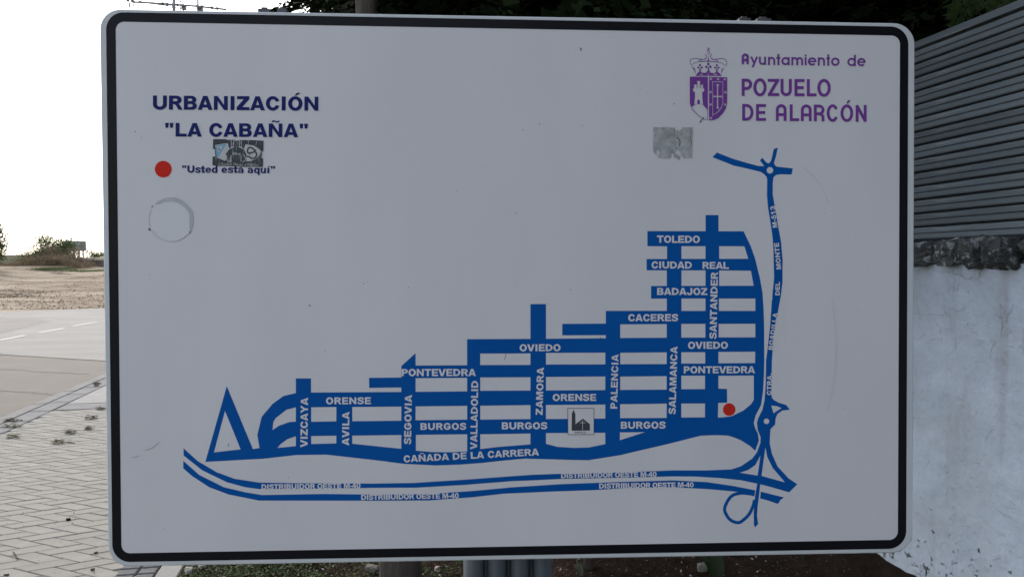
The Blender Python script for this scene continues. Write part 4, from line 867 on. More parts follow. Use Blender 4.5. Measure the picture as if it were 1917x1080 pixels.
for i, (P_, w) in enumerate((([(520, 290), (517, 350), (520, 420), (516, 480)], .8), ([(740, 278), (735, 330), (722, 370), (690, 395)], 1.0), ([(520, 345), (560, 352), (600, 372), (630, 388), (655, 378), (672, 366)], 1.5), ([(560, 408), (540, 440), (552, 470)], 1.0), ([(400, 326), (470, 332), (515, 330)], .6),
        ([(245, 700), (262, 660), (330, 660), (420, 662), (470, 640)], .9), ([(540, 632), (580, 628), (610, 600)], .9), ([(225, 850), (265, 845), (298, 812)], 1.1), ([(325, 855), (395, 850), (430, 852)], .8), ([(415, 775), (412, 800)], 1.3), ([(620, 742), (628, 730)], 1.8), ([(525, 830), (532, 880), (524, 935)], 1.1),
        ([(888, 570), (890, 660), (895, 720), (880, 830)], .9), ([(850, 678), (888, 686)], 1.4), ([(990, 575), (960, 640), (935, 690), (925, 720)], 1.1), ([(860, 880), (835, 875), (820, 905), (812, 950), (800, 1005)], 1.0), ([(222, 960), (218, 990)], 1.2), ([(950, 905), (980, 915)], 1.6), ([(545, 440), (550, 470)], .9), ([(490, 462), (486, 475)], 1.4), ([(625, 480), (632, 486)], 1.5), ([(1060, 760), (1058, 880), (1064, 1000)], .8))):
    wall_crack(wz(P_), w, i)
wy = lambda L_: [(1660 + x / 2.572, 660 + y / 2.572) for x, y in L_]
for i, (P_, w) in enumerate((([(530, 365), (500, 372), (485, 400), (472, 430)], 1.1), ([(400, 375), (388, 372)], 1.2), ([(205, 515), (192, 540)], 1.4), ([(293, 572), (280, 582)], 1.4), ([(328, 768), (312, 785), (300, 808)], 1.3), ([(588, 712), (620, 735)], 1.2), ([(560, 745), (618, 752)], 1.0), ([(525, 752), (560, 780), (600, 798)], .9), ([(495, 715), (518, 730)], 1.3), ([(246, 585), (247, 590)], 1.8), ([(312, 652), (314, 660)], 1.8),
        ([(405, 1012), (392, 1026)], 2.0), ([(100, 1055), (82, 1062)], 2.2), ([(165, 1020), (185, 1035), (160, 1060), (175, 1078)], 2.4), ([(20, 985), (60, 1000)], 1.2), ([(540, 985), (510, 1000)], 1.5), ([(130, 312), (142, 316)], 1.6), ([(135, 190), (143, 193)], 1.8), ([(437, 288), (440, 292)], 1.6), ([(550, 150), (560, 158)], 1.4), ([(425, 528), (450, 535)], 1.2), ([(395, 595), (418, 605)], .9), ([(240, 690), (270, 685)], .9), ([(360, 830), (400, 838)], .9))):
    wall_crack(wy(P_), w, 40 + i)
mb = MB(); mb.box(WU + .035, -12, -.2, WU + .28, 15, 1.60); o = mb.build('core', M['mortar'], wall); o.rotation_euler = (0, 0, STREET_ROT)
mb = MB(); mb.box(WU + .05, -12, 1.601, WU + .28, 15, 1.70); o = mb.build('mortar_bed', M['mortar'], wall); o.rotation_euler = (0, 0, STREET_ROT)
def stone_mesh(j):
    r = random.Random(j); bm = bmesh.new(); bmesh.ops.create_cube(bm, size=1)
    bmesh.ops.subdivide_edges(bm, edges=bm.edges[:], cuts=3, use_grid_fill=True)
    for v in bm.verts:
        n = v.co.normalized() * .5; v.co = v.co.lerp(n * 1.25, .45)
        v.co += Vector((noise.noise(v.co * 2.2 + Vector((j, 0, 0))), noise.noise(v.co * 2.2 + Vector((0, j, 5))), noise.noise(v.co * 2.2 + Vector((3, 0, j))))) * .16
        v.co += v.co * noise.noise(v.co * 7 + Vector((j, j, 0))) * .18
    me = bpy.data.meshes.new('stone'); bm.to_mesh(me); bm.free(); me.materials.append(M['stone']); return me
sm = [stone_mesh(j) for j in range(8)]
s = -1.4; r6 = random.Random(66)
while s < 12:
    l = r6.uniform(.075, .15); h = r6.uniform(.088, .115); c = street(WU + .0 + r6.uniform(-.016, .016), s + l / 2, 1.655 - (.115 - h) * .4 - (.012 if r6.random() < .3 else 0))
    link('stone', r6.choice(sm), None, wall, c, (r6.uniform(-.2, .2) + r6.choice((0, PI)), r6.uniform(-.2, .2), STREET_ROT + r6.uniform(-.2, .2)), (.15 * r6.uniform(.8, 1.2), l * .80, h * 1.04)); s += l + r6.uniform(.018, .042)

fence = tag(empty('slat_fence'), 'grey metal fence of horizontal slats standing on the stone course of the white wall', 'fence')
P_Z = .0634; FZ0 = 1.712; NS = 14
def slat_mesh(j):
    r = random.Random(j)
    pr = [(-.002, .004), (.014, .0045), (.0175, .009), (.018, .0262), (.0095, .0300), (.018, .0342), (.0175, .0535), (.013, .0575), (-.002, .058)]
    ss_ = [-12, -6, -3, -1.5, 0, 1, 2, 2.6, 3.0, 3.4, 3.8, 4.4, 5, 6, 7, 8, 10, 12]; vs = []; n = len(pr)  # slats run on unseen behind the viewer, added to shade the sign
    for s in ss_:
        wv = r.uniform(-.0014, .0014); zz = r.uniform(-.0008, .0008)
        vs += [tuple(street(WU + .03 - x + (wv if 0 < i < n - 1 else 0), s, z + zz)) for i, (x, z) in enumerate(pr)]
    fs = [(k * n + i, k * n + i + 1, (k + 1) * n + i + 1, (k + 1) * n + i) for k in range(len(ss_) - 1) for i in range(n - 1)]
    me = mesh('slat', vs, fs); me.materials.append(M['slat']); return me
for k in range(NS): link('slat', slat_mesh(k), None, fence, (0, 0, FZ0 + k * P_Z))
mb = MB(); mb.box(WU + .034, -12, 1.70, WU + .05, 12, FZ0 + NS * P_Z); o = mb.build('back_sheet', M['wood_back'], fence); o.rotation_euler = (0, 0, STREET_ROT)
mb = MB(); mb.box(WU + .006, -12, FZ0 + NS * P_Z + .006, WU + .075, 12, FZ0 + NS * P_Z + .036); o = mb.build('top_rail', M['slat'], fence); o.rotation_euler = (0, 0, STREET_ROT)
mb = MB(); mb.box(WU + .004, -12, 1.701, WU + .07, 12, 1.7145); o = mb.build('bottom_rail', M['wood_back'], fence); o.rotation_euler = (0, 0, STREET_ROT)
for s in (-9.3, -6.6, -3.9, -1.2, 1.2, 3.9, 6.6, 9.3, 11.8):
    mb = MB(); mb.box(WU + .052, s - .03, 1.55, WU + .10, s + .03, FZ0 + NS * P_Z); o = mb.build('fence_post', M['wood_back'], fence); o.rotation_euler = (0, 0, STREET_ROT)

# ================================================================== TREES
def crown_mesh(name, seed, n_tw, rx, rz, z0, leaf=.10, droop=.5, per=7, asp=.22, shell=.55, lob=.35):
    """twigs of narrow leaves through an uneven ellipsoid/cone volume"""
    r = random.Random(seed); V = []; Fc = []
    for _ in range(n_tw):
        th = r.uniform(0, 2 * PI); t = r.random()
        prof = math.sin(PI * (.12 + .85 * t) ** .8) ** .7
        rad = rx * prof * (1 + lob * noise.noise(Vector((math.cos(th) * 1.6, math.sin(th) * 1.6, t * 5 + seed))))
        q = rad * (shell + (1 - shell) * r.random()) if r.random() < .75 else rad * r.random()
        base = Vector((math.cos(th) * q, math.sin(th) * q, z0 + rz * t))
        out = Vector((math.cos(th), math.sin(th), -droop + r.gauss(0, .35))).normalized()
        side = out.cross(Vector((r.gauss(0, .4), r.gauss(0, .4), 1))).normalized(); up = out.cross(side)
        L_ = leaf * r.uniform(2.0, 3.6)
        for k in range(per):
            f = k / (per - 1); p = base + out * L_ * f; sgn = 1 if k % 2 else -1
            d = (out * .75 + side * sgn * (.75 * (1 - f * .7)) + up * r.gauss(0, .25)).normalized()
            l = leaf * (1.15 - .6 * f) * r.uniform(.7, 1.3); w = l * asp; b = d.cross(up + Vector((r.gauss(0, .5), r.gauss(0, .5), 0))).normalized()
            i0 = len(V); V += [p, p + d * l * .45 + b * w, p + d * l, p + d * l * .45 - b * w]; Fc += [(i0, i0 + 1, i0 + 2, i0 + 3)]
    return mesh(name, V, Fc)
def conifer_crown(i):
    a = crown_mesh('crown', 11 + i, 15000, 1.7, 6.4, 1.9, .058, per=7); b = crown_mesh('inner', 31 + i, 4200, 1.45, 6.1, 2.0, .15, shell=.2, asp=.3)
    bm = bmesh.new(); bm.from_mesh(a); bm.from_mesh(b); me = bpy.data.meshes.new('crown'); bm.to_mesh(me); bm.free(); return me
con = [conifer_crown(i) for i in range(3)]
for c_ in con: c_.materials.append(M['conifer'])
def limb_tree(name, u, s, h, r0, crown, label, group, rot=0, sc=1.0, barkm='bark', lean=0, zb=0):
    p = street(u, s, zb); t = tag(empty(name, p, rot), label, 'tree', group)
    mb = MB(); pts = []; rr = []; r = random.Random(int(s * 97 + u * 13))
    for k in range(9):
        f = k / 8; pts.append((lean * f * h * .1 + r.gauss(0, .025) * h * .1 * f, r.gauss(0, .02) * h * .1 * f, -.1 + h * f)); rr.append(r0 * (1.25 if k == 0 else 1 - .72 * f))
    mb.tube(pts, rr, 12); mb.build('trunk', M[barkm], t, True)
    for k in range(8):
        f = r.uniform(.28, .92); a = r.uniform(0, 2 * PI); l = (1.5 - f) * sc * .95; q = Vector(pts[int(f * 8)]); mb = MB()
        mb.tube([q, q + Vector((math.cos(a) * l * .5, math.sin(a) * l * .5, .12)), q + Vector((math.cos(a) * l, math.sin(a) * l, -.05))], [r0 * .28, r0 * .18, r0 * .05], 5)
        mb.build('branch', M[barkm], t)
    link('crown', con[crown], None, t, (0, 0, 0), (0, 0, rot * 1.7), (sc, sc, sc))
    return t
NOTE = 'dark conifers behind the sign'
TREES = [(1.5, 6.4, 8.6, .13, 0, 'dark conifer standing nearest behind the sign in the soil strip', 1.0, 'bark'),
         (1.55, 9.6, 9.0, .15, 1, 'dark conifer at the left end of the row, its foliage cut against the white sky', 1.05, 'bark_pale'),
         (1.6, 7.9, 9.2, .13, 2, 'dark conifer between the nearest one and the white wall', 1.1, 'bark'),
         (1.6, 12.2, 9.6, .15, 0, 'dark conifer far down the soil strip behind the sign', 1.25, 'bark'),
         (1.0, 5.0, 8.4, .11, 1, 'dark conifer growing nearest the sign, its crown filling the top centre', .85, 'bark'),
         (5.5, 3.5, 8.4, .13, 2, 'conifer overhanging the slat fence at the upper right corner', 1.0, 'bark'),
         (5.2, 5.3, 9.0, .14, 0, 'second conifer behind the slat fence, further along the wall', 1.15, 'bark'),
         (4.1, 8.2, 9.2, .14, 1, 'third conifer behind the slat fence, in the dark mass', 1.25, 'bark'),
         (7.6, 9.0, 9.8, .15, 0, 'conifer standing behind the second row, deep in the garden', 1.5, 'bark'),
         (8.0, 5.0, 9.8, .15, 1, 'conifer deep in the garden, behind the one overhanging the fence', 1.5, 'bark'),
         (6.6, 13.5, 10.0, .15, 2, 'conifer at the far end of the garden behind the fence', 1.5, 'bark'),
         (4.3, 11.2, 9.5, .14, 2, 'farthest conifer behind the slat fence', 1.35, 'bark'),
         (4.9, -1.4, 8.6, .13, 0, 'unseen conifer added behind the slat fence beside the viewer to shade the sign', 1.15, 'bark'),  # added out of view to darken the right side of the sign
         (4.8, -4.6, 8.8, .13, 2, 'unseen conifer added behind the slat fence and the viewer to shade the sign', 1.2, 'bark'),  # unseen tree, added behind the viewer to shade the sign
         (1.3, -6.4, 8.6, .13, 1, 'unseen conifer added in the soil strip behind the viewer to shade the sign', 1.15, 'bark'),  # also added unseen, holds skylight off the right of the sign
         (5.0, 1.3, 8.5, .13, 1, 'conifer behind the slat fence nearest the viewer, mostly out of view', 1.05, 'bark')]
for i, (u, s, h, r0, c, lb, sc_, bk) in enumerate(TREES):
    limb_tree('conifer_tree', u, s, h, r0, c, lb, NOTE, rot=i * 1.3, sc=sc_, barkm=bk)
# slim bare trunks close behind the sign (crowns above the picture)
def bare_tree(p0, p1, d0, d1, w0, w1, label, m='bark', crown=None):
    a = at_depth(*p0, d0); b = at_depth(*p1, d1); dirv = (b - a); g = a + dirv * ((0 - a.z) / dirv.z); top = b + dirv.normalized() * 2.6
    t = tag(empty('slender_tree', (g.x, g.y, 0)), label, 'tree'); mb = MB(); pts = []; rr = []
    r = random.Random(int(p0[0]))
    for k in range(14):
        f = k / 13; q = g.lerp(top, f) - Vector((g.x, g.y, 0)) + Vector((r.gauss(0, .006), r.gauss(0, .006), 0)); q.z = g.lerp(top, f).z - .1 * (k == 0); pts.append(q); rr.append((w0 + (w1 - w0) * min(1, f * 1.5)) * (1.12 if k == 0 else 1) * r.uniform(.97, 1.03))
    mb.tube(pts, rr, 14); mb.build('trunk', M[m], t, True)
    q = pts[-1]; link('crown', con[crown or 0], None, t, (q.x, q.y, q.z - 1.6), (0, 0, 1), (.62, .62, .5))
    return t
bare_tree((751, 1062), (684, 10), 3.35, 3.9, .090, .046, 'brown trunked tree standing right behind the sign, seen below it left of the post', 'bark_pale', 1)
bare_tree((1100, 1062), (1120, 10), 4.1, 4.6, .028, .022, 'thin dark sapling in the soil just right of the sign post', 'bark', 2)
bare_tree((640, 900), (609, 10), 6.6, 7.0, .045, .04, 'thin pale trunk left of the brown trunk, behind the sign', 'bark_pale', 0)

# drooping feathery sprays of the conifer that leans over the fence
def fence_pt(px, py, du): r = ray(px, py); t = (WU + du - EYE.dot(SN)) / r.dot(SN); return EYE + r * t
host = [o for o in COL.objects if o.name.startswith('conifer_tree') and o.get('label', '').startswith('conifer overhanging')][0]
def spray(p, q, seed, wid=.055, n=22):
    r = random.Random(seed); V = []; Fc = []; L_ = (q - p).length; d = (q - p).normalized(); side = d.cross(Vector((0, -1, 0))).normalized(); nrm = d.cross(side)
    def leaf(a, b, w):
        e = (b - a).cross(nrm).normalized() * w; k = len(V); m_ = a.lerp(b, .5); V.extend([a, m_ + e + nrm * .002, b, m_ - e]); Fc.append((k, k + 1, k + 2, k + 3))
    leaf(p, q, .004)
    for k in range(n):
        f = (k + .5) / n; c = p.lerp(q, f) + nrm * r.gauss(0, .008); sg = 1 if k % 2 else -1; l = wid * (1.15 - .8 * f) * r.uniform(.7, 1.25); e = c + side * sg * l * .8 + d * l * .9 + nrm * r.gauss(0, .02)
        leaf(c, e, .0035)
        for j in range(5):
            g = (j + 1) / 5.5; c2 = c.lerp(e, g); l2 = .018 * r.uniform(.7, 1.3)
            for s2 in (1, -1): leaf(c2, c2 + (d * .9 + side * s2 * .7 + nrm * r.gauss(0, .3)).normalized() * l2, .0032)
    me = mesh('spray', V, Fc); o = link('spray', me, M['spray']); o.parent = host; o.matrix_parent_inverse = host.matrix_world.inverted(); return o
M['spray'] = mat('fresh_spray', (.06, .10, .035), (.09, .13, .05), 20, rough=.6, spec=.25, trans=.2)
bpy.context.view_layer.update()
for i, (a, b, w, du) in enumerate((((1826, -22), (1790, 46), .075, .16), ((1840, -24), (1830, 20), .05, .26), ((1800, -16), (1780, 30), .05, .22), ((1872, -34), (1872, 16), .06, .14), ((1890, -30), (1862, 6), .05, .2), ((1905, -34), (1900, 3), .05, .15))):
    spray(fence_pt(*a, du), fence_pt(*b, du), 50 + i, w)

# broad green leaf and small stones in the strip
M['grey_leaf'] = mat('grey_leaf', (.05, .06, .035), (.08, .09, .05), 8, rough=.7)
def blade_plant(px, py, label, h, w, n=5, m='blade'):
    g = ground(px, py, .02); t = tag(empty('broadleaf_plant', g), label, 'plant'); r = random.Random(int(px))
    for k in range(n):
        a = r.uniform(-.5, .5) + (0 if k == 0 else r.uniform(-1.4, 1.4)); hh = h * (1 if k == 0 else r.uniform(.4, .75)); ww = w * (1 if k == 0 else .7); V = []; Fc = []
        for i in range(8):
            f = i / 7; wd = ww * math.sin(PI * (.18 + .80 * f)) * .5; x = math.sin(a) * hh * f * f * .7; z = hh * f * (1 - .12 * f)
            V += [(x - wd, .02 * k + .05 * f * f, z), (x, .02 * k + .05 * f * f + wd * .35, z), (x + wd, .02 * k + .05 * f * f, z)]
        for i in range(7): Fc += [(3 * i, 3 * i + 1, 3 * i + 4, 3 * i + 3), (3 * i + 1, 3 * i + 2, 3 * i + 5, 3 * i + 4)]
        link('leaf', mesh('leaf', V, Fc, True), M[m], t)
blade_plant(1344, 1092, 'broad green leaf rising from the dark soil below the right half of the sign', .24, .072, 4)
blade_plant(1088, 1084, 'small grey green plant beside the grey sign post', .085, .022, 7, 'grey_leaf')
blade_plant(1505, 1062, 'tuft of thin grass blades at the foot of the white wall', .12, .012, 7)
def rock(px, py, sx, sy, sz, name, label, cat, m, z=.02, grp=None):
    g = ground(px, py, z); me = stone_mesh(int(px) % 50 + 20); me.materials.clear(); me.materials.append(m)
    return tag(link(name, me, None, None, (g.x, g.y, z + sz * .3), (0, 0, px), (sx, sy, sz)), label, cat, grp)
rock(1316, 1066, .05, .045, .04, 'stone', 'pale round stone on the dark soil left of the broad green leaf', 'stone', M['pebble'])
rock(697, 1068, .07, .04, .035, 'stone', 'flat grey stone beside the brown tree trunk', 'stone', M['pebble'])
rock(354, 1071, .045, .035, .03, 'stone', 'pale stone in the weeds next to the concrete edging', 'stone', M['pale_litter'])
rock(378, 1062, .035, .03, .02, 'stone', 'whitish pebble among weeds just below the sign edge', 'stone', M['pale_litter'])
rock(818, 1066, .028, .02, .02, 'stone', 'small white pebble between brown trunk and grey post', 'stone', M['pale_litter'])
rock(1535, 1060, .06, .02, .012, 'wood_chip', 'pale wood chip on the soil at the foot of the white wall', 'debris', M['pale_litter'], .05)
rock(128, 972.8, .022, .022, .018, 'pebble', 'round black pebble lying on the beige block paving', 'stone', M['black'], .001)

# fallen leaf tufts on the pavement
M['tuft'] = mat('wilted_leaf', (.13, .13, .06), (.23, .21, .12), 30, rough=.9)
def tuft(px, py, w, label, green):
    g = ground(px, py, 0.0); r = random.Random(int(px * 3)); V = []; Fc = []
    for k in range(34):
        a = r.uniform(0, 2 * PI); d = abs(r.gauss(0, .4)) * w * .5; p = Vector((math.cos(a) * d, math.sin(a) * d * .8, r.uniform(.003, .03))); a2 = r.uniform(0, 2 * PI); l = r.uniform(.03, .07) * (w / .15)
        e = p + Vector((math.cos(a2) * l, math.sin(a2) * l * .5, r.uniform(-.3, .25) * l)); e.z = max(e.z, .002); n = Vector((-math.sin(a2), math.cos(a2), r.uniform(-.3, .3))) * l * .17
        m_ = (p + e) / 2 + Vector((0, 0, .004)); i0 = len(V); V += [p, m_ + n, e, m_ - n]; Fc += [(i0, i0 + 1, i0 + 2, i0 + 3)]
    return tag(link('leaf_tuft', mesh('leaf_tuft', V, Fc), M['tuft' if green else 'litter'], None, g), label, 'fallen leaves', 'tufts of fallen leaves on the pavement')
for q in ((21, 789.5, .20, 'dark dry leaf tuft in the gutter slabs at the left edge', 0), (17, 800.5, .20, 'green leaf tuft just below the dark one on the kerb slabs', 1), (25, 819, .17, 'leaf tuft on the first paving blocks next to the kerb slabs', 1),
          (171, 784, .20, 'dark leaf tuft on the paving beside the sign, widest of them', 0), (165, 804, .14, 'small curled leaf tuft below the widest dark one', 1), (130, 811.5, .17, 'pale green leaf tuft in the middle of the paving', 1),
          (110, 830, .15, 'olive leaf tuft nearest the viewer on the paving', 1), (180, 719.5, .18, 'leaf tuft on the kerb slabs close to the sign edge', 0), (190, 766.5, .13, 'faint leaf tuft touching the sign edge', 1), (180, 723.5, .13, 'thin leaf tuft at the corner of the cross slabs', 1)):
    tuft(*q)
def crumb_place(r):
    while True:
        s = r.uniform(3.2, 11); u = r.uniform(-3.7, -1.1)
        if noise.noise(Vector((u * 2, s * 2, 1))) > r.uniform(-.3, .5): return street(u, s, .004 + r.uniform(0, .006)), (0, 0, 1)
V, Fc = leaf_cloud(520, crumb_place, .012, .5, 77)
tag(link('crumbs', mesh('crumbs', V, Fc), M['litter']), 'tiny brown leaf crumbs strewn over the block paving', 'litter', kind='stuff')
M['clod'] = mat('dirt_clod', (.20, .15, .10), (.28, .22, .15), 3, rough=1)
def clod_place(r):
    y = 33.6 + abs(r.gauss(0, 7)); x = r.uniform(-.72, -.40) * y
    if r.random() < .3: y = r.uniform(39, 42); x = r.uniform(-30, -24)
    return Vector((x, y, far_height(x, y) + .01)), (0, 0, 1)
V, Fc = leaf_cloud(5200, clod_place, .07, .7, 78, fold=.8)
tag(link('dirt_clods', mesh('dirt_clods', V, Fc), M['clod']), 'dark clods and debris strewn on the bare dirt across the road', 'dirt clods', kind='stuff')
def twig(pts, label, w=.004):
    gp = [ground(x, y, .004) for x, y in pts]; o = gp[0]; mb = MB(); mb.tube([p - o + Vector((0, 0, .003 * (i % 2))) for i, p in enumerate(gp)], w, 5)
    tag(mb.build('twig', M['litter'], None, loc=o), label, 'twig', 'twigs on the pavement')
twig([(25, 1033), (29, 1039), (31, 1043), (34, 1046)], 'bent brown twig on the paving in the lower left corner')
twig([(176, 1034.5), (183, 1033.6)], 'short dark twig on the paving close to the sign corner', .005)
twig([(170, 1065.6), (177, 1065.4)], 'short thick twig on the paving beside the grey setts', .006)
twig([(125, 826.5), (132, 828.5), (140, 830)], 'thin twig beside the olive leaf tuft')
twig([(8, 1075.5), (16, 1076)], 'stubby twig at the bottom left edge of the paving', .006)

# ================================================================== FAR SIDE: SCRUB, WALL, BOARD, POLES
def shrub(name, px, py, w, h, Y, m, label, n=1500, leaf=.10, cat='shrub', grp=None, seed=1, z=None, stems=True):
    g = at_depth(px, py, Y); gz_ = z if z is not None else g.z; t = tag(empty(name, (g.x, g.y, gz_)), label, cat, grp); r = random.Random(seed); n = int(n * 2.4)
    cl_ = [(Vector((r.uniform(-.36, .36) * w, r.uniform(-.3, .3) * w, h * r.uniform(.18, .72))), r.uniform(.20, .34)) for _ in range(11)]
    def place(r):
        c, q = r.choice(cl_); d = Vector((r.gauss(0, 1), r.gauss(0, 1), r.gauss(0, 1))).normalized(); p = c + Vector((d.x * w * q, d.y * w * q, d.z * h * q)) * r.uniform(.35, 1.08)
        p.z = max(p.z, .02 * h); return p, d
    V, Fc = leaf_cloud(n, place, leaf, .5, seed); link('foliage', mesh('foliage', V, Fc), M[m], t)
    if stems:
        mb = MB()
        for k in range(12):
            a = r.uniform(0, 2 * PI); l = r.uniform(.3, .5) * w; mb.tube([(0, 0, -.1), (math.cos(a) * l * .4, math.sin(a) * l * .4, h * .4), (math.cos(a) * l * .8, math.sin(a) * l * .8, h * r.uniform(.75, 1.08))], [.03, .02, .006], 4)
        mb.build('stems', M['bark'], t)
    return t
GB = 'scrub along the top of the dirt slope'
shrub('shrub', 106, 494, 3.2, 2.45, 60, 'scrub', 'tallest green shrub on the dirt slope, left of the billboard', 3000, .11, grp=GB, seed=3)
shrub('shrub', 84, 496, 2.4, 1.7, 59, 'scrub', 'green shrub adjoining the tallest one on its left', 2000, .10, grp=GB, seed=4)
shrub('shrub', 62, 497, 2.0, 1.05, 58, 'scrub', 'low green shrub at the left end of the thicket', 1400, .09, grp=GB, seed=5)
shrub('shrub', 27, 497, 1.6, .45, 60, 'dry', 'very low tuft of scrub alone at the left on the crest', 700, .08, grp=GB, seed=6)
shrub('shrub', 90, 502, 4.2, 1.15, 57, 'dry', 'dry brown scrub in front of the green shrubs', 2400, .09, grp=GB, seed=7)
shrub('shrub', 128, 502, 3.0, 1.75, 58, 'dry', 'dry brownish shrub in front of the billboard', 2600, .09, grp=GB, seed=8)
shrub('shrub', 155, 507, 2.4, .95, 56, 'dry', 'low dark brown scrub below the billboard legs', 1500, .08, grp=GB, seed=9)
shrub('shrub', 181, 490, 1.5, 1.2, 74, 'scrub', 'small thin tree beyond the brown wall, next to the sign edge', 700, .11, grp=GB, seed=10)
shrub('shrub', 112, 507, 3.2, .28, 54, 'scrub', 'strip of green weeds at the edge of the bare dirt', 1600, .08, grp=GB, seed=12, stems=False)
shrub('shrub', 162, 512, 3.0, .25, 53, 'scrub', 'strip of green weeds at the right end of the bare dirt', 1400, .08, grp=GB, seed=13, stems=False)
shrub('shrub', 45, 502, 3.4, .45, 58, 'dry', 'low dark scrub along the crest left of the green thicket', 1800, .08, grp=GB, seed=14)
shrub('leafy_tree', -38, 505, 2.6, 4.3, 52, 'scrub', 'olive brown tree cut by the left edge of the picture', 5200, .13, 'tree', None, 15)
# long brown wall beyond the scrub
def wall_seg(a, b, y0, y1, Y0, Y1, name, label, m):
    p = at_depth(a, y1, Y0); q = at_depth(b, y1, Y1); top = at_depth(a, y0, Y0).z; d = (q - p); d.z = 0; L_ = d.length; t = tag(empty(name, (p.x, p.y, 0), math.atan2(d.y, d.x)), label, 'wall')
    mb = MB(); mb.box(0, 0, 0, L_, .25, top - .12); mb.build('panel', m, t); mb = MB(); mb.box(-.02, -.04, top - .12, L_ + .02, .29, top); mb.build('coping', m, t)
wall_seg(150, 262, 487, 513, 57.5, 55, 'brown_wall', 'low brown wall behind the scrub, seen at the left of the sign', M['brownwall'])
# billboard on legs
bb = at_depth(140, 487, 84); t = tag(empty('billboard', (bb.x, bb.y, 1.4)), 'grey billboard on legs far behind the dry scrub', 'billboard')
def zz(py): return at_depth(140, py, 84).z - 1.4
pw = 84 / F
mb = MB(); mb.box(-21 * pw, 0, zz(470), 9.5 * pw, .2, zz(450.5)); mb.build('panel', M['board'], t)
mb = MB(); mb.box(9.6 * pw, -.03, zz(470.4), 20 * pw, .22, zz(451.5)); mb.build('dark_panel', M['board_dark'], t)
mb = MB()
for (x, y, w_) in ((-4, 456, 1.2), (-2, 458.5, 1.2), (1, 459.5, 4), (2.5, 462, 5), (-3, 461, .9)): mb.box(x * pw, -.02, zz(y + .9), (x + w_) * pw, -.005, zz(y - .9))
mb.build('lettering', M['stick_white'], t)
for x in (-16, -2, 7, 15): mb = MB(); mb.tube([(x * pw, .1, -.6), (x * pw, .1, zz(470))], .09, 8); mb.build('leg', M['pole'], t)
mb = MB()
for x in (-16, -2, 7): mb.tube([(x * pw, .4, -.4), ((x + 8) * pw, .15, zz(471))], .04, 5)
mb.build('brace', M['pole'], t)
l0 = at_depth(129, 446, 84); l1 = at_depth(140, 446.2, 84); mb = MB(); mb.tube([l0 - Vector((bb.x, bb.y, 1.4)), l1 - Vector((bb.x, bb.y, 1.4))], .045, 6); a = at_depth(134, 446.2, 84) - Vector((bb.x, bb.y, 1.4)); mb.tube([a, (a.x, .1, zz(451))], .02, 5); mb.build('lamp_arm', M['board_dark'], t)
# a chain of little masts and rails right of the billboard
ft = at_depth(175, 487, 78); t = tag(empty('wire_fence', (ft.x, ft.y, 1.2)), 'thin pale wire fence on posts between the billboard and the sign', 'fence'); W2 = 78 / F
for k, x in enumerate((-12, -3, 6, 15, 24)): mb = MB(); mb.tube([(x * W2, 0, -.3), (x * W2, 0, at_depth(175, 464, 78).z - 1.2)], .035, 6); mb.build('post', M['pole'], t)
for yy in (466, 473, 481): z = at_depth(175, yy, 78).z - 1.2; mb = MB(); mb.tube([(-12 * W2, 0, z), (24 * W2, 0, z)], .018, 5); mb.build('wire', M['pole'], t)

# overhead line structure at the upper left (rises behind the sign)
PY = 42.0; k_ = PY / F
def P3(px, py, dy=0): return at_depth(px, py, PY + dy)
def pole_thing(px, r, label, lat=False):
    b = P3(px, 300); t = tag(empty('utility_pole', (b.x, b.y, .2)), label, 'utility pole', 'utility poles of the overhead line'); top = P3(px, -90).z - .2
    if not lat: mb = MB(); mb.tube([(0, 0, -.2), (0, 0, top)], [r * 1.25, r], 12); mb.build('pole', M['pole'], t, True)
    else:
        for sx in (-1, 1): mb = MB(); mb.tube([(sx * .12, 0, -.2), (sx * .07, 0, top)], .032, 6); mb.build('leg', M['pole'], t)
        mb = MB(); n = 44
        for k in range(n): z0_ = top * k / n; z1_ = top * (k + 1) / n; sg = 1 if k % 2 else -1; mb.tube([(sg * .1, 0, z0_), (-sg * .1, 0, z1_)], .015, 4)
        mb.build('lattice', M['pole'], t)
    return t
pa = pole_thing(330, .085, 'thick grey utility pole, leftmost of the three above the sign')
pb = pole_thing(344.5, .06, 'lattice utility pole in the middle of the three above the sign', True)
pc = pole_thing(374.8, .05, 'slim pale utility pole, rightmost of the three above the sign')
for t_, x, y, w_, h_ in ((pb, 344.5, 14.5, 3.6, 4.4), (pc, 374.5, 16.5, 4.6, 4)):
    mb = MB(); q0 = P3(x - w_, y + h_) - t_.location; q1 = P3(x + w_, y - h_) - t_.location; mb.box(q0.x, -.12, q0.z, q1.x, .12, q1.z); mb.build('junction_box', M['insul'], t_)
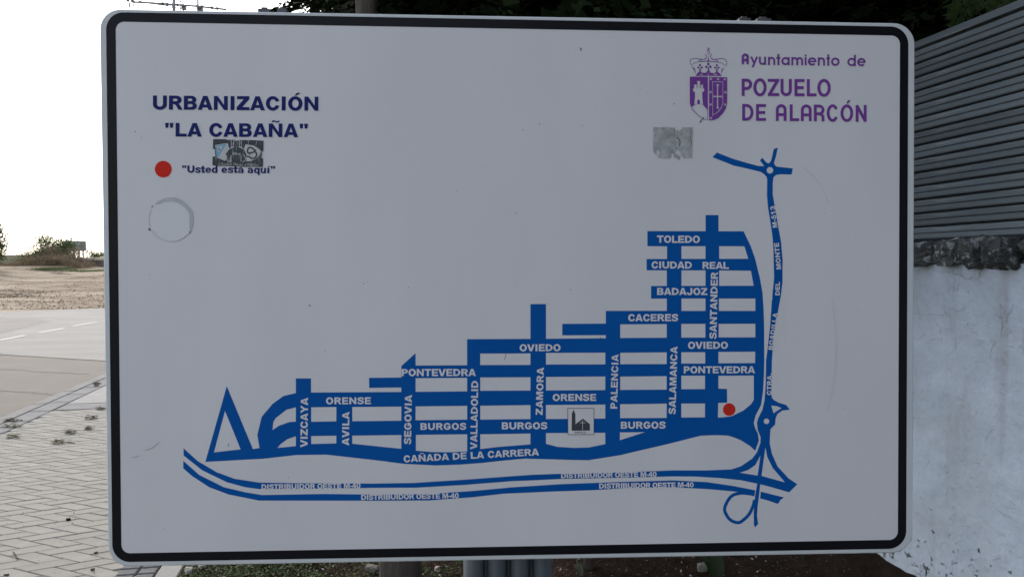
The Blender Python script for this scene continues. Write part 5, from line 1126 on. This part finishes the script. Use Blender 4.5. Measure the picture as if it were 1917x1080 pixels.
arm = tag(empty('crossarm', P3(330, 12) - Vector((0, .1, 0))), 'long grey steel crossarm with struts fixed across the three poles', 'crossarm')
ao = arm.location
def T(parent, name, pts, r, m='pole', n=5, dy=-.25): mb = MB(); mb.tube([P3(x, y) + Vector((0, dy, 0)) - parent.location for x, y in pts], r, n); return mb.build(name, M[m], parent)
T(arm, 'beam', [(250, 7.2), (300, 10), (330, 12.2), (374, 15.5), (400, 18.5), (427, 21.5)], .055, n=6)
T(arm, 'lower_rail', [(252, 7.6), (290, 11), (313, 14.2), (330, 18.2), (352, 20)], .028)
T(arm, 'strut', [(262, 7), (286, 0), (300, -5)], .03); T(arm, 'strut', [(288, -4), (308, 11), (330, 16)], .018); T(arm, 'strut', [(354, -4), (362, 6), (374, 15)], .02)
T(arm, 'strut', [(395, -6), (412, 2), (430, 12), (450, 21.5)], .022)
T(arm, 'rod', [(288.7, -3), (288.7, 9)], .02); T(arm, 'rod', [(398.6, 1), (398.6, 18)], .018); T(arm, 'rod', [(429.5, 12), (429.5, 21)], .016)
for x0, y0 in ((251, 3), (242, 2.5)): T(arm, 'insulator', [(x0 - 2.4, y0 - 2), (x0 + 3, y0 + 3.5)], .075, 'insul', 8)
for x0 in (247, 255.3): T(arm, 'insulator', [(x0, 9), (x0 - .6, 13), (x0, 17.5)], .045, 'pole', 6)
for x0, y0 in ((309, 10.6), (317, 11.6), (336, 13), (400, 18.3), (410, 19.6), (382, 16)): T(arm, 'bracket', [(x0 - 1.6, y0 - .8), (x0 + 1.6, y0 + .8)], .085, 'insul', 6)
for i, (a, b, lb) in enumerate(((((120, -50)), (212, 22), 'thin overhead wire crossing the white sky at the top left'), ((-60, -30), (120, 95), 'very thin wire low in the white sky at the left'))):
    p = at_depth(*a, 60); q = at_depth(*b, 60 if i == 0 else 40); q2 = q + (q - p) * (3 if i == 0 else .2); mb = MB(); mb.tube([Vector((0, 0, 0)), (q2 - p) * .5 + Vector((0, 0, -.2)), q2 - p], .012 if i == 0 else .004, 4)
    tag(mb.build('overhead_wire', M['pole'], None, loc=p), lb, 'wire')
